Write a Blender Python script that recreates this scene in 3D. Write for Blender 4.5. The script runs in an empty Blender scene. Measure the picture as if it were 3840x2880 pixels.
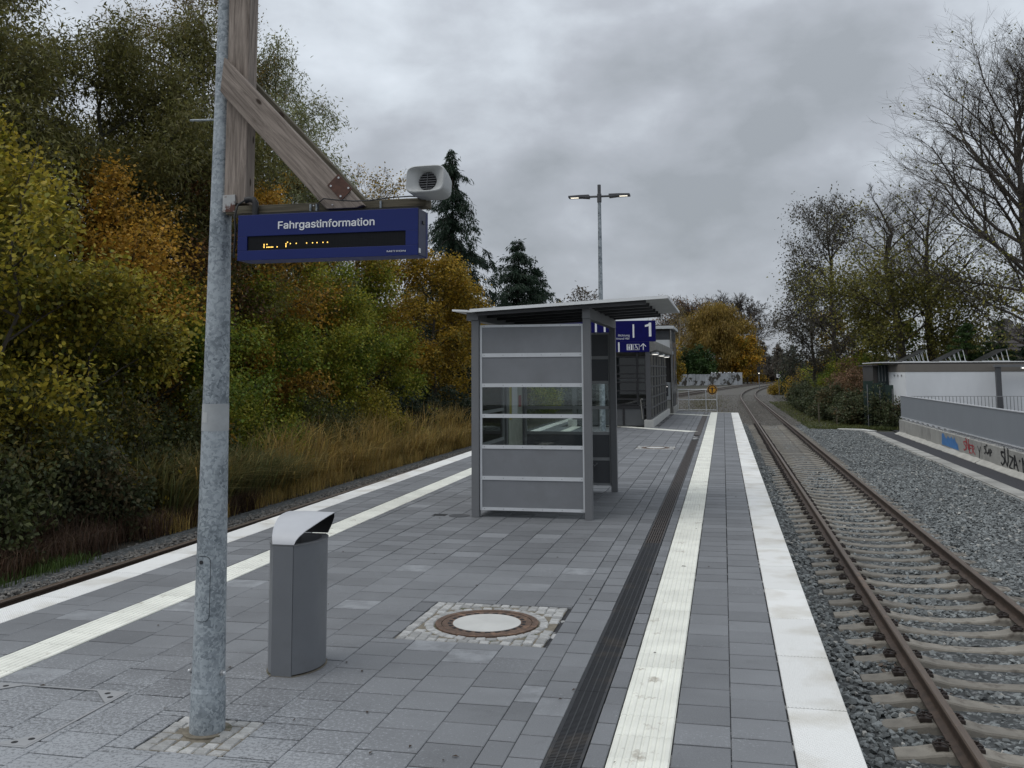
import bpy, bmesh, math, random
import numpy as np
from mathutils import Matrix, Vector

# ------------------------------------------------------------------ camera, sky, sun, exposure
SC = bpy.context.scene
COL = SC.collection
PI = math.pi

def setup_camera():
    yaw, pitch, roll = math.radians(12.313), math.atan(.104), .0053
    w = Vector((-math.sin(yaw) * math.cos(pitch), math.cos(yaw) * math.cos(pitch), math.sin(pitch)))
    r = Vector((math.cos(yaw), math.sin(yaw), 0))
    u = r.cross(w)
    r2 = r * math.cos(roll) - u * math.sin(roll)
    u2 = u * math.cos(roll) + r * math.sin(roll)
    cd = bpy.data.cameras.new('camera')
    co = bpy.data.objects.new('camera', cd)
    COL.objects.link(co)
    m = Matrix((r2, u2, -w)).transposed().to_4x4()
    m.translation = Vector((0, 0, 1.86))
    co.matrix_world = m
    cd.sensor_width = 36
    cd.lens = 33.75
    cd.shift_y = -.1089
    cd.clip_start = .05
    cd.clip_end = 3000
    SC.camera = co

CLOUD_AT = (2.2, 7.7, 3)
def setup_light():
    W = bpy.data.worlds.new('World')
    SC.world = W
    W.use_nodes = True
    nt = W.node_tree
    N, Lk = nt.nodes, nt.links
    N.clear()
    out = N.new('ShaderNodeOutputWorld')
    tc = N.new('ShaderNodeTexCoord')
    sep = N.new('ShaderNodeSeparateXYZ')
    Lk.new(tc.outputs['Generated'], sep.inputs[0])

    def math_(op, a, b=None, clamp=False):
        n = N.new('ShaderNodeMath'); n.operation = op; n.use_clamp = clamp
        for i, v in enumerate((a, b)):
            if v is None: continue
            if isinstance(v, (int, float)): n.inputs[i].default_value = v
            else: Lk.new(v, n.inputs[i])
        return n.outputs[0]
    # cloud cover: lumpy noise on the sky dome, flattened towards the horizon
    comb = N.new('ShaderNodeMapping'); comb.inputs['Scale'].default_value = (1, 1, 1.7)
    Lk.new(tc.outputs['Generated'], comb.inputs[0])

    def noise(scale, detail, rough, dist, off):
        mp = N.new('ShaderNodeMapping'); mp.inputs['Location'].default_value = off
        Lk.new(comb.outputs[0], mp.inputs[0])
        n = N.new('ShaderNodeTexNoise'); n.inputs['Scale'].default_value = scale
        n.inputs['Detail'].default_value = detail; n.inputs['Roughness'].default_value = rough
        n.inputs['Distortion'].default_value = dist
        Lk.new(mp.outputs[0], n.inputs['Vector'])
        return n.outputs[0]
    n1 = noise(2.7, 4, .5, .3, CLOUD_AT)
    n2 = noise(8.0, 6, .54, .15, (7.3, 2.2, 0))
    mix = math_('ADD', math_('MULTIPLY', n1, .66), math_('MULTIPLY', n2, .34))
    ramp = N.new('ShaderNodeValToRGB')
    Lk.new(mix, ramp.inputs[0])
    cr = ramp.color_ramp
    cr.elements[0].position = .36; cr.elements[0].color = (.39, .422, .46, 1)
    cr.elements[1].position = .64; cr.elements[1].color = (.82, .885, .96, 1)
    e = cr.elements.new(.46); e.color = (.51, .545, .60, 1)
    e = cr.elements.new(.55); e.color = (.68, .735, .80, 1)
    # overcast skies are brighter overhead than at the horizon
    grad = math_('ADD', math_('MULTIPLY', math_('MAXIMUM', sep.outputs[2], 0.0), .60), .84)
    cm = N.new('ShaderNodeMix'); cm.data_type = 'RGBA'; cm.blend_type = 'MULTIPLY'
    cm.inputs[0].default_value = 1
    Lk.new(ramp.outputs[0], cm.inputs[6])
    g3 = N.new('ShaderNodeCombineColor')
    for i in range(3): Lk.new(grad, g3.inputs[i])
    Lk.new(g3.outputs[0], cm.inputs[7])
    bg = N.new('ShaderNodeBackground'); bg.inputs[1].default_value = 1.0
    Lk.new(cm.outputs[2], bg.inputs[0])
    sky = N.new('ShaderNodeTexSky'); sky.sky_type = 'NISHITA'; sky.sun_disc = False
    sky.sun_elevation = math.radians(60); sky.sun_rotation = math.radians(-115)
    bs = N.new('ShaderNodeBackground'); bs.inputs[1].default_value = .06
    Lk.new(sky.outputs[0], bs.inputs[0])
    ms = N.new('ShaderNodeMixShader'); ms.inputs[0].default_value = .9   # thick cloud, a little clear sky through it
    Lk.new(bs.outputs[0], ms.inputs[1]); Lk.new(bg.outputs[0], ms.inputs[2])
    Lk.new(ms.outputs[0], out.inputs[0])
    sd = bpy.data.lights.new('sun', 'SUN'); sd.energy = 1.15; sd.angle = math.radians(50); sd.color = (1, .97, .93)
    so = bpy.data.objects.new('sun', sd); COL.objects.link(so)
    d = Vector((-.40, -.28, .87))
    so.rotation_euler = d.to_track_quat('Z', 'Y').to_euler()
    so.location = (-20, -10, 30)

setup_camera()
setup_light()
SC.view_settings.view_transform = 'Standard'
SC.view_settings.look = 'None'
SC.view_settings.exposure = 0.0
SC.view_settings.gamma = 1
SC.view_settings.use_curve_mapping = False
SC.cycles.use_denoising = True
SC.cycles.max_bounces = 6
SC.cycles.diffuse_bounces = 3
SC.cycles.glossy_bounces = 3
SC.cycles.transparent_max_bounces = 12
SC.cycles.caustics_reflective = False
SC.cycles.caustics_refractive = False
SC.cycles.sample_clamp_indirect = 6

# ------------------------------------------------------------------ materials
def _nodes(name):
    m = bpy.data.materials.new(name); m.use_nodes = True
    nt = m.node_tree
    return m, nt.nodes, nt.links, nt.nodes['Principled BSDF']

def MAT(name, col, rough=.6, metal=0, var=.15, scale=6, stretch=(1, 1, 1), detail=6, bump=0, bscale=None,
        objrand=0, col2=None, spots=None, coords='Object', spec=.5, attr=None):
    m, N, L, B = _nodes(name)
    B.inputs['Roughness'].default_value = rough
    B.inputs['Metallic'].default_value = metal
    B.inputs['Specular IOR Level'].default_value = spec
    if coords == 'World':
        g = N.new('ShaderNodeNewGeometry'); src = g.outputs['Position']
    else:
        t = N.new('ShaderNodeTexCoord'); src = t.outputs[coords]
    mp = N.new('ShaderNodeMapping'); mp.inputs['Scale'].default_value = stretch
    L.new(src, mp.inputs[0])
    n = N.new('ShaderNodeTexNoise'); n.inputs['Scale'].default_value = scale
    n.inputs['Detail'].default_value = detail; n.inputs['Roughness'].default_value = .62
    L.new(mp.outputs[0], n.inputs['Vector'])
    r = N.new('ShaderNodeValToRGB'); L.new(n.outputs[0], r.inputs[0])
    c2 = col2 or tuple(min(1, c * (1 + var)) for c in col)
    c1 = tuple(c * (1 - var) for c in col) if col2 is None else col
    r.color_ramp.elements[0].position = .32; r.color_ramp.elements[0].color = (*c1, 1)
    r.color_ramp.elements[1].position = .68; r.color_ramp.elements[1].color = (*c2, 1)
    cur = r.outputs[0]
    if spots:                                  # (colour, scale, threshold, softness)
        sc, ss, st, sf = spots
        n2 = N.new('ShaderNodeTexNoise'); n2.inputs['Scale'].default_value = ss
        n2.inputs['Detail'].default_value = 5; n2.inputs['Roughness'].default_value = .65
        L.new(src, n2.inputs['Vector'])
        mr = N.new('ShaderNodeMapRange'); mr.inputs[1].default_value = st; mr.inputs[2].default_value = st + sf
        L.new(n2.outputs[0], mr.inputs[0])
        mx = N.new('ShaderNodeMix'); mx.data_type = 'RGBA'
        L.new(mr.outputs[0], mx.inputs[0]); L.new(cur, mx.inputs[6]); mx.inputs[7].default_value = (*sc, 1)
        cur = mx.outputs[2]
    if objrand or attr:
        fac = None
        if objrand:
            oi = N.new('ShaderNodeObjectInfo')
            mr = N.new('ShaderNodeMapRange'); mr.inputs[3].default_value = 1 - objrand; mr.inputs[4].default_value = 1 + objrand
            L.new(oi.outputs['Random'], mr.inputs[0]); fac = mr.outputs[0]
        if attr:
            at = N.new('ShaderNodeAttribute'); at.attribute_name = attr
            ad = N.new('ShaderNodeMath'); ad.operation = 'ADD'; L.new(at.outputs['Fac'], ad.inputs[0])
            if fac is None: ad.inputs[1].default_value = 1
            else: L.new(fac, ad.inputs[1])
            fac = ad.outputs[0]
        cc = N.new('ShaderNodeCombineColor')
        for i in range(3): L.new(fac, cc.inputs[i])
        mx = N.new('ShaderNodeMix'); mx.data_type = 'RGBA'; mx.blend_type = 'MULTIPLY'; mx.inputs[0].default_value = 1
        L.new(cur, mx.inputs[6]); L.new(cc.outputs[0], mx.inputs[7]); cur = mx.outputs[2]
    L.new(cur, B.inputs['Base Color'])
    if bump:
        nb = N.new('ShaderNodeTexNoise'); nb.inputs['Scale'].default_value = bscale or scale * 6
        nb.inputs['Detail'].default_value = 4
        L.new(mp.outputs[0], nb.inputs['Vector'])
        b = N.new('ShaderNodeBump'); b.inputs['Strength'].default_value = bump; b.inputs['Distance'].default_value = .01
        L.new(nb.outputs[0], b.inputs['Height']); L.new(b.outputs[0], B.inputs['Normal'])
    return m

def mat_paver():
    m, N, L, B = _nodes('grey_paver')
    B.inputs['Roughness'].default_value = .62
    B.inputs['Specular IOR Level'].default_value = .35
    g = N.new('ShaderNodeNewGeometry'); P = g.outputs['Position']
    def noise(s, d, r=.6):
        n = N.new('ShaderNodeTexNoise'); n.inputs['Scale'].default_value = s; n.inputs['Detail'].default_value = d
        n.inputs['Roughness'].default_value = r; L.new(P, n.inputs['Vector']); return n.outputs[0]
    def mrange(v, a, b, c=0, d=1):
        k = N.new('ShaderNodeMapRange'); k.inputs[1].default_value = a; k.inputs[2].default_value = b
        k.inputs[3].default_value = c; k.inputs[4].default_value = d; L.new(v, k.inputs[0]); return k.outputs[0]
    def mul(a, b, op='MULTIPLY'):
        k = N.new('ShaderNodeMath'); k.operation = op
        for i, v in enumerate((a, b)):
            if isinstance(v, (int, float)): k.inputs[i].default_value = v
            else: L.new(v, k.inputs[i])
        return k.outputs[0]
    oi = N.new('ShaderNodeObjectInfo')
    at = N.new('ShaderNodeAttribute'); at.attribute_name = 'tint'
    rnd = mul(mrange(oi.outputs['Random'], 0, 1, -.14, .14), at.outputs['Fac'], 'ADD')
    fine = mrange(noise(140, 3, .7), .3, .7, -.16, .16)
    broad = mul(mrange(noise(1.3, 5), .3, .7, -.12, .12), mrange(noise(3.3, 6, .7), .58, .72, 0, -.16), 'ADD')
    tone = mul(mul(mul(rnd, fine, 'ADD'), broad, 'ADD'), 1.0, 'ADD')
    cc = N.new('ShaderNodeCombineColor')
    for i, c in enumerate((.172, .178, .186)): L.new(mul(tone, c), cc.inputs[i])
    # lime bloom: dry white flecks, thickest on the slabs laid last (near end of the platform)
    sp = N.new('ShaderNodeSeparateXYZ'); L.new(P, sp.inputs[0])
    near = mrange(sp.outputs[1], 3.6, 6.8, .275, 0)
    near2 = mul(near, mrange(sp.outputs[0], -1.2, -2.4, .25, 1))
    patches = mrange(noise(.9, 4), .5, .68, 0, .10)
    th = mul(mul(near2, patches, 'ADD'), .0, 'ADD')
    fl = mul(noise(48, 8, .78), th, 'ADD')
    fleck = mrange(fl, .63, .73, 0, .55)
    # dry whitish ghost rectangles of single slabs
    gh = mrange(oi.outputs['Random'], .90, 1, 0, 1)
    ghost = mul(mul(gh, mrange(noise(7, 4), .4, .62)), .35)
    al = mul(fleck, ghost, 'MAXIMUM')
    mx = N.new('ShaderNodeMix'); mx.data_type = 'RGBA'; L.new(al, mx.inputs[0])
    L.new(cc.outputs[0], mx.inputs[6]); mx.inputs[7].default_value = (.46, .48, .5, 1)
    L.new(mx.outputs[2], B.inputs['Base Color'])
    b = N.new('ShaderNodeBump'); b.inputs['Strength'].default_value = .25; b.inputs['Distance'].default_value = .004
    L.new(noise(190, 3), b.inputs['Height']); L.new(b.outputs[0], B.inputs['Normal'])
    return m

def mat_edge_slab():
    m, N, L, B = _nodes('white_studded_concrete')
    B.inputs['Roughness'].default_value = .7
    t = N.new('ShaderNodeTexCoord'); g = N.new('ShaderNodeNewGeometry')
    n = N.new('ShaderNodeTexNoise'); n.inputs['Scale'].default_value = 2.2; n.inputs['Detail'].default_value = 6
    L.new(g.outputs['Position'], n.inputs['Vector'])
    r = N.new('ShaderNodeValToRGB'); L.new(n.outputs[0], r.inputs[0])
    r.color_ramp.elements[0].position = .3; r.color_ramp.elements[0].color = (.60, .575, .51, 1)
    r.color_ramp.elements[1].position = .52; r.color_ramp.elements[1].color = (.80, .80, .77, 1)
    oi = N.new('ShaderNodeObjectInfo')
    mr = N.new('ShaderNodeMapRange'); mr.inputs[3].default_value = .9; mr.inputs[4].default_value = 1.05
    L.new(oi.outputs['Random'], mr.inputs[0])
    cc = N.new('ShaderNodeCombineColor')
    for i in range(3): L.new(mr.outputs[0], cc.inputs[i])
    mx = N.new('ShaderNodeMix'); mx.data_type = 'RGBA'; mx.blend_type = 'MULTIPLY'; mx.inputs[0].default_value = 1
    L.new(r.outputs[0], mx.inputs[6]); L.new(cc.outputs[0], mx.inputs[7])
    L.new(mx.outputs[2], B.inputs['Base Color'])
    # raised studs in rows, 2 cm pitch
    sp = N.new('ShaderNodeSeparateXYZ'); L.new(t.outputs['Object'], sp.inputs[0])
    def wave(o):
        k = N.new('ShaderNodeMath'); k.operation = 'MULTIPLY'; L.new(o, k.inputs[0]); k.inputs[1].default_value = 2 * PI / .021
        s = N.new('ShaderNodeMath'); s.operation = 'SINE'; L.new(k.outputs[0], s.inputs[0]); return s.outputs[0]
    k = N.new('ShaderNodeMath'); k.operation = 'MULTIPLY'; L.new(wave(sp.outputs[0]), k.inputs[0]); L.new(wave(sp.outputs[1]), k.inputs[1])
    k2 = N.new('ShaderNodeMath'); k2.operation = 'MAXIMUM'; L.new(k.outputs[0], k2.inputs[0]); k2.inputs[1].default_value = 0
    b = N.new('ShaderNodeBump'); b.inputs['Strength'].default_value = .7; b.inputs['Distance'].default_value = .006
    L.new(k2.outputs[0], b.inputs['Height']); L.new(b.outputs[0], B.inputs['Normal'])
    return m

def mat_galv(name, dark=(.135, .16, .18), light=(.40, .44, .465), scale=72, metal=.25, rough=.5):
    m, N, L, B = _nodes(name)
    B.inputs['Metallic'].default_value = metal
    B.inputs['Roughness'].default_value = rough
    g = N.new('ShaderNodeNewGeometry')
    nz = N.new('ShaderNodeTexNoise'); nz.inputs['Scale'].default_value = 30; nz.inputs['Detail'].default_value = 3
    L.new(g.outputs['Position'], nz.inputs['Vector'])
    ad = N.new('ShaderNodeVectorMath'); ad.operation = 'MULTIPLY_ADD'
    L.new(nz.outputs['Color'], ad.inputs[0]); ad.inputs[1].default_value = (.05, .05, .05); L.new(g.outputs['Position'], ad.inputs[2])
    v = N.new('ShaderNodeTexVoronoi'); v.inputs['Scale'].default_value = scale
    L.new(ad.outputs[0], v.inputs['Vector'])
    sp = N.new('ShaderNodeSeparateColor'); L.new(v.outputs['Color'], sp.inputs[0])
    n2 = N.new('ShaderNodeTexNoise'); n2.inputs['Scale'].default_value = 5; n2.inputs['Detail'].default_value = 5
    L.new(g.outputs['Position'], n2.inputs['Vector'])
    mm = N.new('ShaderNodeMath'); mm.operation = 'MULTIPLY_ADD'; L.new(sp.outputs[0], mm.inputs[0]); mm.inputs[1].default_value = .45
    L.new(n2.outputs[0], mm.inputs[2])
    r = N.new('ShaderNodeValToRGB'); L.new(mm.outputs[0], r.inputs[0])
    r.color_ramp.elements[0].position = .42; r.color_ramp.elements[0].color = (*dark, 1)
    r.color_ramp.elements[1].position = .98; r.color_ramp.elements[1].color = (*light, 1)
    L.new(r.outputs[0], B.inputs['Base Color'])
    b = N.new('ShaderNodeBump'); b.inputs['Strength'].default_value = .12; b.inputs['Distance'].default_value = .003
    L.new(mm.outputs[0], b.inputs['Height']); L.new(b.outputs[0], B.inputs['Normal'])
    return m

def mat_wood(name, c1=(.10, .08, .066), c2=(.37, .31, .265)):
    m, N, L, B = _nodes(name)
    B.inputs['Roughness'].default_value = .8
    B.inputs['Specular IOR Level'].default_value = .25
    t = N.new('ShaderNodeTexCoord')
    mp = N.new('ShaderNodeMapping'); mp.inputs['Scale'].default_value = (1.6, 26, 26); L.new(t.outputs['Object'], mp.inputs[0])
    n = N.new('ShaderNodeTexNoise'); n.inputs['Scale'].default_value = 2.2; n.inputs['Detail'].default_value = 8
    n.inputs['Roughness'].default_value = .7; n.inputs['Distortion'].default_value = .6
    L.new(mp.outputs[0], n.inputs['Vector'])
    r = N.new('ShaderNodeValToRGB'); L.new(n.outputs[0], r.inputs[0])
    r.color_ramp.elements[0].position = .3; r.color_ramp.elements[0].color = (*c1, 1)
    r.color_ramp.elements[1].position = .66; r.color_ramp.elements[1].color = (*c2, 1)
    v = N.new('ShaderNodeTexVoronoi'); v.inputs['Scale'].default_value = 5.5
    mp2 = N.new('ShaderNodeMapping'); mp2.inputs['Scale'].default_value = (.7, 1.6, 1.6); L.new(t.outputs['Object'], mp2.inputs[0])
    L.new(mp2.outputs[0], v.inputs['Vector'])
    kr = N.new('ShaderNodeMapRange'); kr.inputs[1].default_value = .06; kr.inputs[2].default_value = .11; L.new(v.outputs['Distance'], kr.inputs[0])
    mx = N.new('ShaderNodeMix'); mx.data_type = 'RGBA'; L.new(kr.outputs[0], mx.inputs[0])
    mx.inputs[6].default_value = (.05, .035, .026, 1); L.new(r.outputs[0], mx.inputs[7])
    L.new(mx.outputs[2], B.inputs['Base Color'])
    b = N.new('ShaderNodeBump'); b.inputs['Strength'].default_value = .5; b.inputs['Distance'].default_value = .004
    L.new(n.outputs[0], b.inputs['Height']); L.new(b.outputs[0], B.inputs['Normal'])
    return m

def mat_glass(name, tint=(.86, .9, .89)):
    m = bpy.data.materials.new(name); m.use_nodes = True
    N, L = m.node_tree.nodes, m.node_tree.links
    N.clear()
    o = N.new('ShaderNodeOutputMaterial')
    tr = N.new('ShaderNodeBsdfTransparent'); tr.inputs[0].default_value = (*tint, 1)
    gl = N.new('ShaderNodeBsdfGlossy'); gl.inputs['Roughness'].default_value = .015
    fr = N.new('ShaderNodeFresnel'); fr.inputs[0].default_value = 1.5
    k = N.new('ShaderNodeMath'); k.operation = 'MULTIPLY_ADD'; L.new(fr.outputs[0], k.inputs[0])
    k.inputs[1].default_value = 1.0; k.inputs[2].default_value = .0
    mx = N.new('ShaderNodeMixShader'); L.new(k.outputs[0], mx.inputs[0])
    L.new(tr.outputs[0], mx.inputs[1]); L.new(gl.outputs[0], mx.inputs[2]); L.new(mx.outputs[0], o.inputs[0])
    return m

def mat_leaf():
    m, N, L, B = _nodes('foliage')
    at = N.new('ShaderNodeAttribute'); at.attribute_name = 'col'
    B.inputs['Roughness'].default_value = .55
    B.inputs['Specular IOR Level'].default_value = .28
    L.new(at.outputs['Color'], B.inputs['Base Color'])
    tl = N.new('ShaderNodeBsdfTranslucent'); L.new(at.outputs['Color'], tl.inputs[0])
    mx = N.new('ShaderNodeMixShader'); mx.inputs[0].default_value = .38
    L.new(B.outputs[0], mx.inputs[1]); L.new(tl.outputs[0], mx.inputs[2])
    L.new(mx.outputs[0], N['Material Output'].inputs[0])
    return m

def EMIT(name, col, s):
    m = bpy.data.materials.new(name); m.use_nodes = True
    B = m.node_tree.nodes['Principled BSDF']
    B.inputs['Base Color'].default_value = (*col, 1)
    B.inputs['Emission Color'].default_value = (*col, 1)
    B.inputs['Emission Strength'].default_value = s
    return m

M = dict(
    paver=mat_paver(), edge=mat_edge_slab(), leaf=mat_leaf(),
    galv=mat_galv('galvanised_steel'), galv2=mat_galv('galvanised_steel_fine', scale=20),
    wood=mat_wood('weathered_timber'), wood_dark=mat_wood('mossy_timber', (.05, .045, .03), (.16, .14, .10)),
    glass=mat_glass('clear_glass'), glass_dark=mat_glass('smoky_glass', (.5, .52, .52)),
    guide=MAT('white_guide_tile', (.76, .76, .68), .7, var=.1, scale=3, objrand=.05, spots=((.46, .43, .36), 5, .60, .1), coords='World'),
    grout=MAT('joint_sand', (.028, .029, .032), .9, scale=2.5, spots=((.42, .42, .41), 4.1, .54, .04), coords='World'),
    grate=MAT('black_cast_grate', (.022, .023, .026), .5, var=.2, scale=20, spots=((.06, .05, .04), 2, .55, .15), coords='World'),
    grate_brown=MAT('dusty_brown_grate', (.055, .045, .040), .7, var=.2, scale=10, coords='World'),
    black=MAT('black_void', (.006, .006, .007), .8),
    concrete=MAT('pale_concrete', (.36, .355, .33), .85, var=.16, scale=3, bump=.15, bscale=60, spots=((.22, .215, .2), 2.1, .55, .2)),
    concrete2=MAT('white_concrete', (.5, .5, .475), .85, var=.1, scale=3, bump=.1, bscale=60),
    wallcap=MAT('platform_wall_concrete', (.3, .3, .29), .9, var=.15, scale=2, coords='World'),
    sleeper=MAT('sleeper_concrete', (.215, .198, .168), .85, var=.22, scale=4, bump=.4, bscale=70, objrand=.18, spots=((.085, .072, .058), 5, .53, .16)),
    tie=MAT('old_timber_sleeper', (.10, .09, .075), .9, var=.3, scale=4, objrand=.2),
    rail=MAT('rusty_rail_side', (.060, .040, .028), .7, var=.35, scale=9, bump=.2, bscale=60),
    railtop=MAT('rubbed_rail_head', (.125, .092, .068), .42, metal=.35, var=.25, scale=5, stretch=(30, 1, 30), spots=((.20, .13, .085), 3, .55, .12)),
    clip=MAT('rusty_clip', (.030, .021, .017), .6, var=.3, scale=30),
    stone=MAT('ballast_stone', (.165, .177, .176), .85, var=.22, scale=14, objrand=.55, bump=.2, bscale=90),
    stone_b=MAT('dusty_ballast_stone', (.14, .132, .12), .9, var=.25, scale=14, objrand=.4),
    bed=MAT('ballast_bed_gravel', (.045, .049, .049), .95, var=.5, scale=9, bump=1, bscale=14, coords='World', spots=((.16, .165, .165), 13, .52, .1)),
    bedfar=MAT('old_brown_ballast', (.085, .078, .068), .95, var=.35, scale=5, bump=.6, bscale=11, coords='World', spots=((.055, .06, .035), .55, .55, .1)),
    soil=MAT('leaf_litter_soil', (.030, .026, .017), .95, var=.5, scale=3, bump=.6, bscale=20, coords='World', spots=((.045, .055, .02), .3, .52, .15)),
    asphalt=MAT('dark_asphalt', (.038, .038, .043), .9, var=.25, scale=30, bump=.4, bscale=120, coords='World'),
    kerb=MAT('kerb_slab_concrete', (.33, .325, .30), .85, var=.1, scale=6, objrand=.22),
    cobble=MAT('granite_sett', (.34, .34, .33), .8, var=.2, scale=20, objrand=.26, bump=.5, bscale=60, spots=((.17, .15, .11), 14, .6, .15)),
    moss=MAT('sandy_joint', (.17, .15, .115), .95, var=.3, scale=20, coords='World', spots=((.045, .06, .02), 6, .55, .1)),
    rust=MAT('rusty_iron', (.10, .062, .042), .75, var=.4, scale=22, bump=.5, bscale=60, spots=((.20, .12, .075), 9, .53, .12)),
    rustplate=MAT('rust_streaked_plate', (.42, .42, .41), .55, var=.1, scale=20, spots=((.085, .028, .014), 13, .48, .08)),
    rustdark=MAT('rusty_plate', (.085, .036, .022), .65, var=.4, scale=26, spots=((.3, .28, .26), 16, .68, .06)),
    anthr=MAT('grey_painted_steel', (.148, .152, .158), .5, var=.05, scale=3),
    anthr_d=MAT('dark_grey_painted_steel', (.075, .077, .082), .5, var=.06, scale=3),
    panel=MAT('grey_laminate_panel', (.185, .193, .205), .55, var=.07, scale=2.2, bump=.02, bscale=300, spots=((.16, .165, .172), 1.7, .5, .25)),
    panel_shaded=MAT('shaded_laminate_panel', (.085, .088, .095), .55, var=.05, scale=2),  # darker copy of the laminate: shade inside the shelter put into the colour
    alu=MAT('light_aluminium_frame', (.56, .575, .59), .5, var=.06, scale=4, metal=.1),
    alu_d=MAT('grey_and_shaded_aluminium', (.30, .305, .31), .5, var=.05, scale=4),
    screw=MAT('screw_head', (.12, .12, .12), .4),
    roof_w=MAT('white_roof_edge', (.74, .75, .75), .5, var=.05, scale=3),
    roof_u=MAT('grey_roof_sheet', (.36, .37, .36), .5, var=.1, scale=5, spots=((.2, .2, .19), 6, .55, .2)),
    rib=MAT('dark_roof_rib', (.040, .040, .044), .45),
    bin=MAT('bin_grey_enamel', (.15, .158, .17), .45, var=.06, scale=3, spots=((.115, .12, .125), 4, .55, .3)),
    hood=MAT('bin_pale_hood', (.46, .47, .49), .42, var=.05, scale=4),
    blue=MAT('sign_blue', (.012, .022, .125), .45, var=.05, scale=3, spec=.25),
    blue_s=MAT('sign_blue_side', (.022, .026, .07), .4, spec=.3),
    blue2=MAT('track_sign_blue', (.003, .003, .085), .5, spec=.15),
    white=MAT('white_print', (.78, .79, .80), .5, var=.02),
    screen=MAT('dot_matrix_screen', (.004, .0045, .006), .5, var=.3, scale=60, spec=.2),
    dotoff=MAT('unlit_dot', (.010, .011, .013), .5, spec=.2),
    led=EMIT('amber_led', (1.0, .62, .12), 1.6), lamp=EMIT('lit_led_strip', (1.0, .93, .78), 1.3), glow=EMIT('lit_tube', (1, .97, .9), 1.3),
    plastic=MAT('pale_grey_plastic', (.43, .44, .435), .5, var=.07, scale=5, spots=((.34, .34, .33), 7, .58, .2)),
    plastic_d=MAT('black_plastic_and_shade', (.012, .012, .013), .5),
    cable=MAT('black_cable', (.012, .012, .013), .55),
    barrier=MAT('barrier_concrete', (.33, .325, .30), .85, var=.13, scale=1.6, bump=.15, bscale=60, spots=((.23, .225, .21), 1.3, .54, .2)),
    toe=MAT('cast_mortar_foot', (.42, .41, .37), .9, var=.16, scale=3, bump=.5, bscale=30),
    noise=MAT('grey_parapet_panel', (.25, .27, .295), .5, var=.03, scale=1.2),
    spray_b=MAT('blue_spray', (.055, .19, .45), .6, var=.1), spray_r=MAT('red_spray', (.42, .035, .045), .6), spray_k=MAT('black_spray', (.010, .010, .012), .6),
    render=MAT('white_wall_render', (.74, .76, .775), .85, var=.06, scale=.8, stretch=(1, 1, .4), coords='World'),
    brown=MAT('brown_fascia', (.17, .155, .135), .7, var=.06, scale=2),
    shed=MAT('dark_green_boards', (.022, .034, .036), .7, var=.2, scale=4),
    green=MAT('green_screen_fence', (.016, .036, .028), .7, var=.15, scale=4),
    solar=MAT('solar_glass', (.022, .023, .026), .3, var=.2, scale=3),
    fascia=MAT('brushed_metal_fascia', (.23, .225, .21), .42, metal=.35, var=.25, scale=2.2, stretch=(1, 1, .25), spots=((.42, .41, .39), 2.6, .57, .16), coords='World'),
    steel_k=MAT('black_steel', (.016, .016, .018), .5), inner=MAT('stairwell_panel', (.085, .09, .095), .6, var=.1, scale=2),
    white_p=MAT('white_cladding', (.52, .54, .55), .6, var=.05, scale=2), louvre=MAT('grey_louvre', (.085, .09, .098), .5), dk=MAT('brown_black_cladding', (.040, .036, .033), .6, var=.15),
    yellow=MAT('amber_sign_face', (.62, .30, .018), .5, var=.05), ringblack=MAT('sign_black', (.012, .012, .012), .5), fence_g=MAT('galvanised_tube', (.62, .63, .63), .5, metal=.2, var=.1, scale=8),
    oldwall=MAT('peeling_white_wall', (.40, .41, .42), .9, var=.3, scale=1.2, stretch=(1, 1, .25), coords='World', spots=((.055, .048, .038), .75, .49, .06)),
    bark=MAT('tree_bark', (.062, .052, .041), .9, var=.35, scale=3, stretch=(3, 3, .6), coords='World'),
    bark_g=MAT('mossy_bark', (.062, .060, .040), .9, var=.35, scale=3, stretch=(3, 3, .6), coords='World'),
    birch=MAT('pale_birch_bark', (.34, .32, .29), .8, var=.4, scale=2, coords='World'),
    poster=MAT('pale_timetable', (.42, .43, .36), .6, var=.15, scale=9), poster_y=MAT('yellow_strip', (.42, .36, .05), .6), poster_r=MAT('red_strip', (.3, .03, .03), .6),
    tile=MAT('dark_roof_tiles', (.045, .038, .036), .8, var=.2, scale=6), dish=MAT('grey_dish', (.20, .19, .18), .6, var=.1),
    tag=MAT('sticker_band', (.36, .375, .38), .45, var=.12, scale=14), yellowboard=MAT('faded_yellow_board', (.34, .28, .09), .6), deadleaf=MAT('dead_leaf', (.05, .032, .02), .8, objrand=.4),
)

# ------------------------------------------------------------------ object helpers
ORIG = {}
def tag(o, label=None, cat=None, group=None, kind=None):
    if label: o['label'] = label
    if cat: o['category'] = cat
    if group: o['group'] = group
    if kind: o['kind'] = kind
    return o
def thing(name, label, cat, loc=(0, 0, 0), group=None, kind=None):
    o = bpy.data.objects.new(name, None); COL.objects.link(o); o.location = loc
    o.empty_display_size = .1
    ORIG[o] = Vector(loc)
    return tag(o, label, cat, group, kind)
def origin(p):
    if p is None: return Vector((0, 0, 0))
    if p in ORIG: return ORIG[p]
    return Vector(p.location) + origin(p.parent)
def link(name, me, parent=None, loc=(0, 0, 0), rot=None):
    """world position in, parented object out"""
    o = bpy.data.objects.new(name, me); COL.objects.link(o)
    o.parent = parent
    o.location = Vector(loc) - origin(parent)
    if rot: o.rotation_euler = rot
    return o

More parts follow.
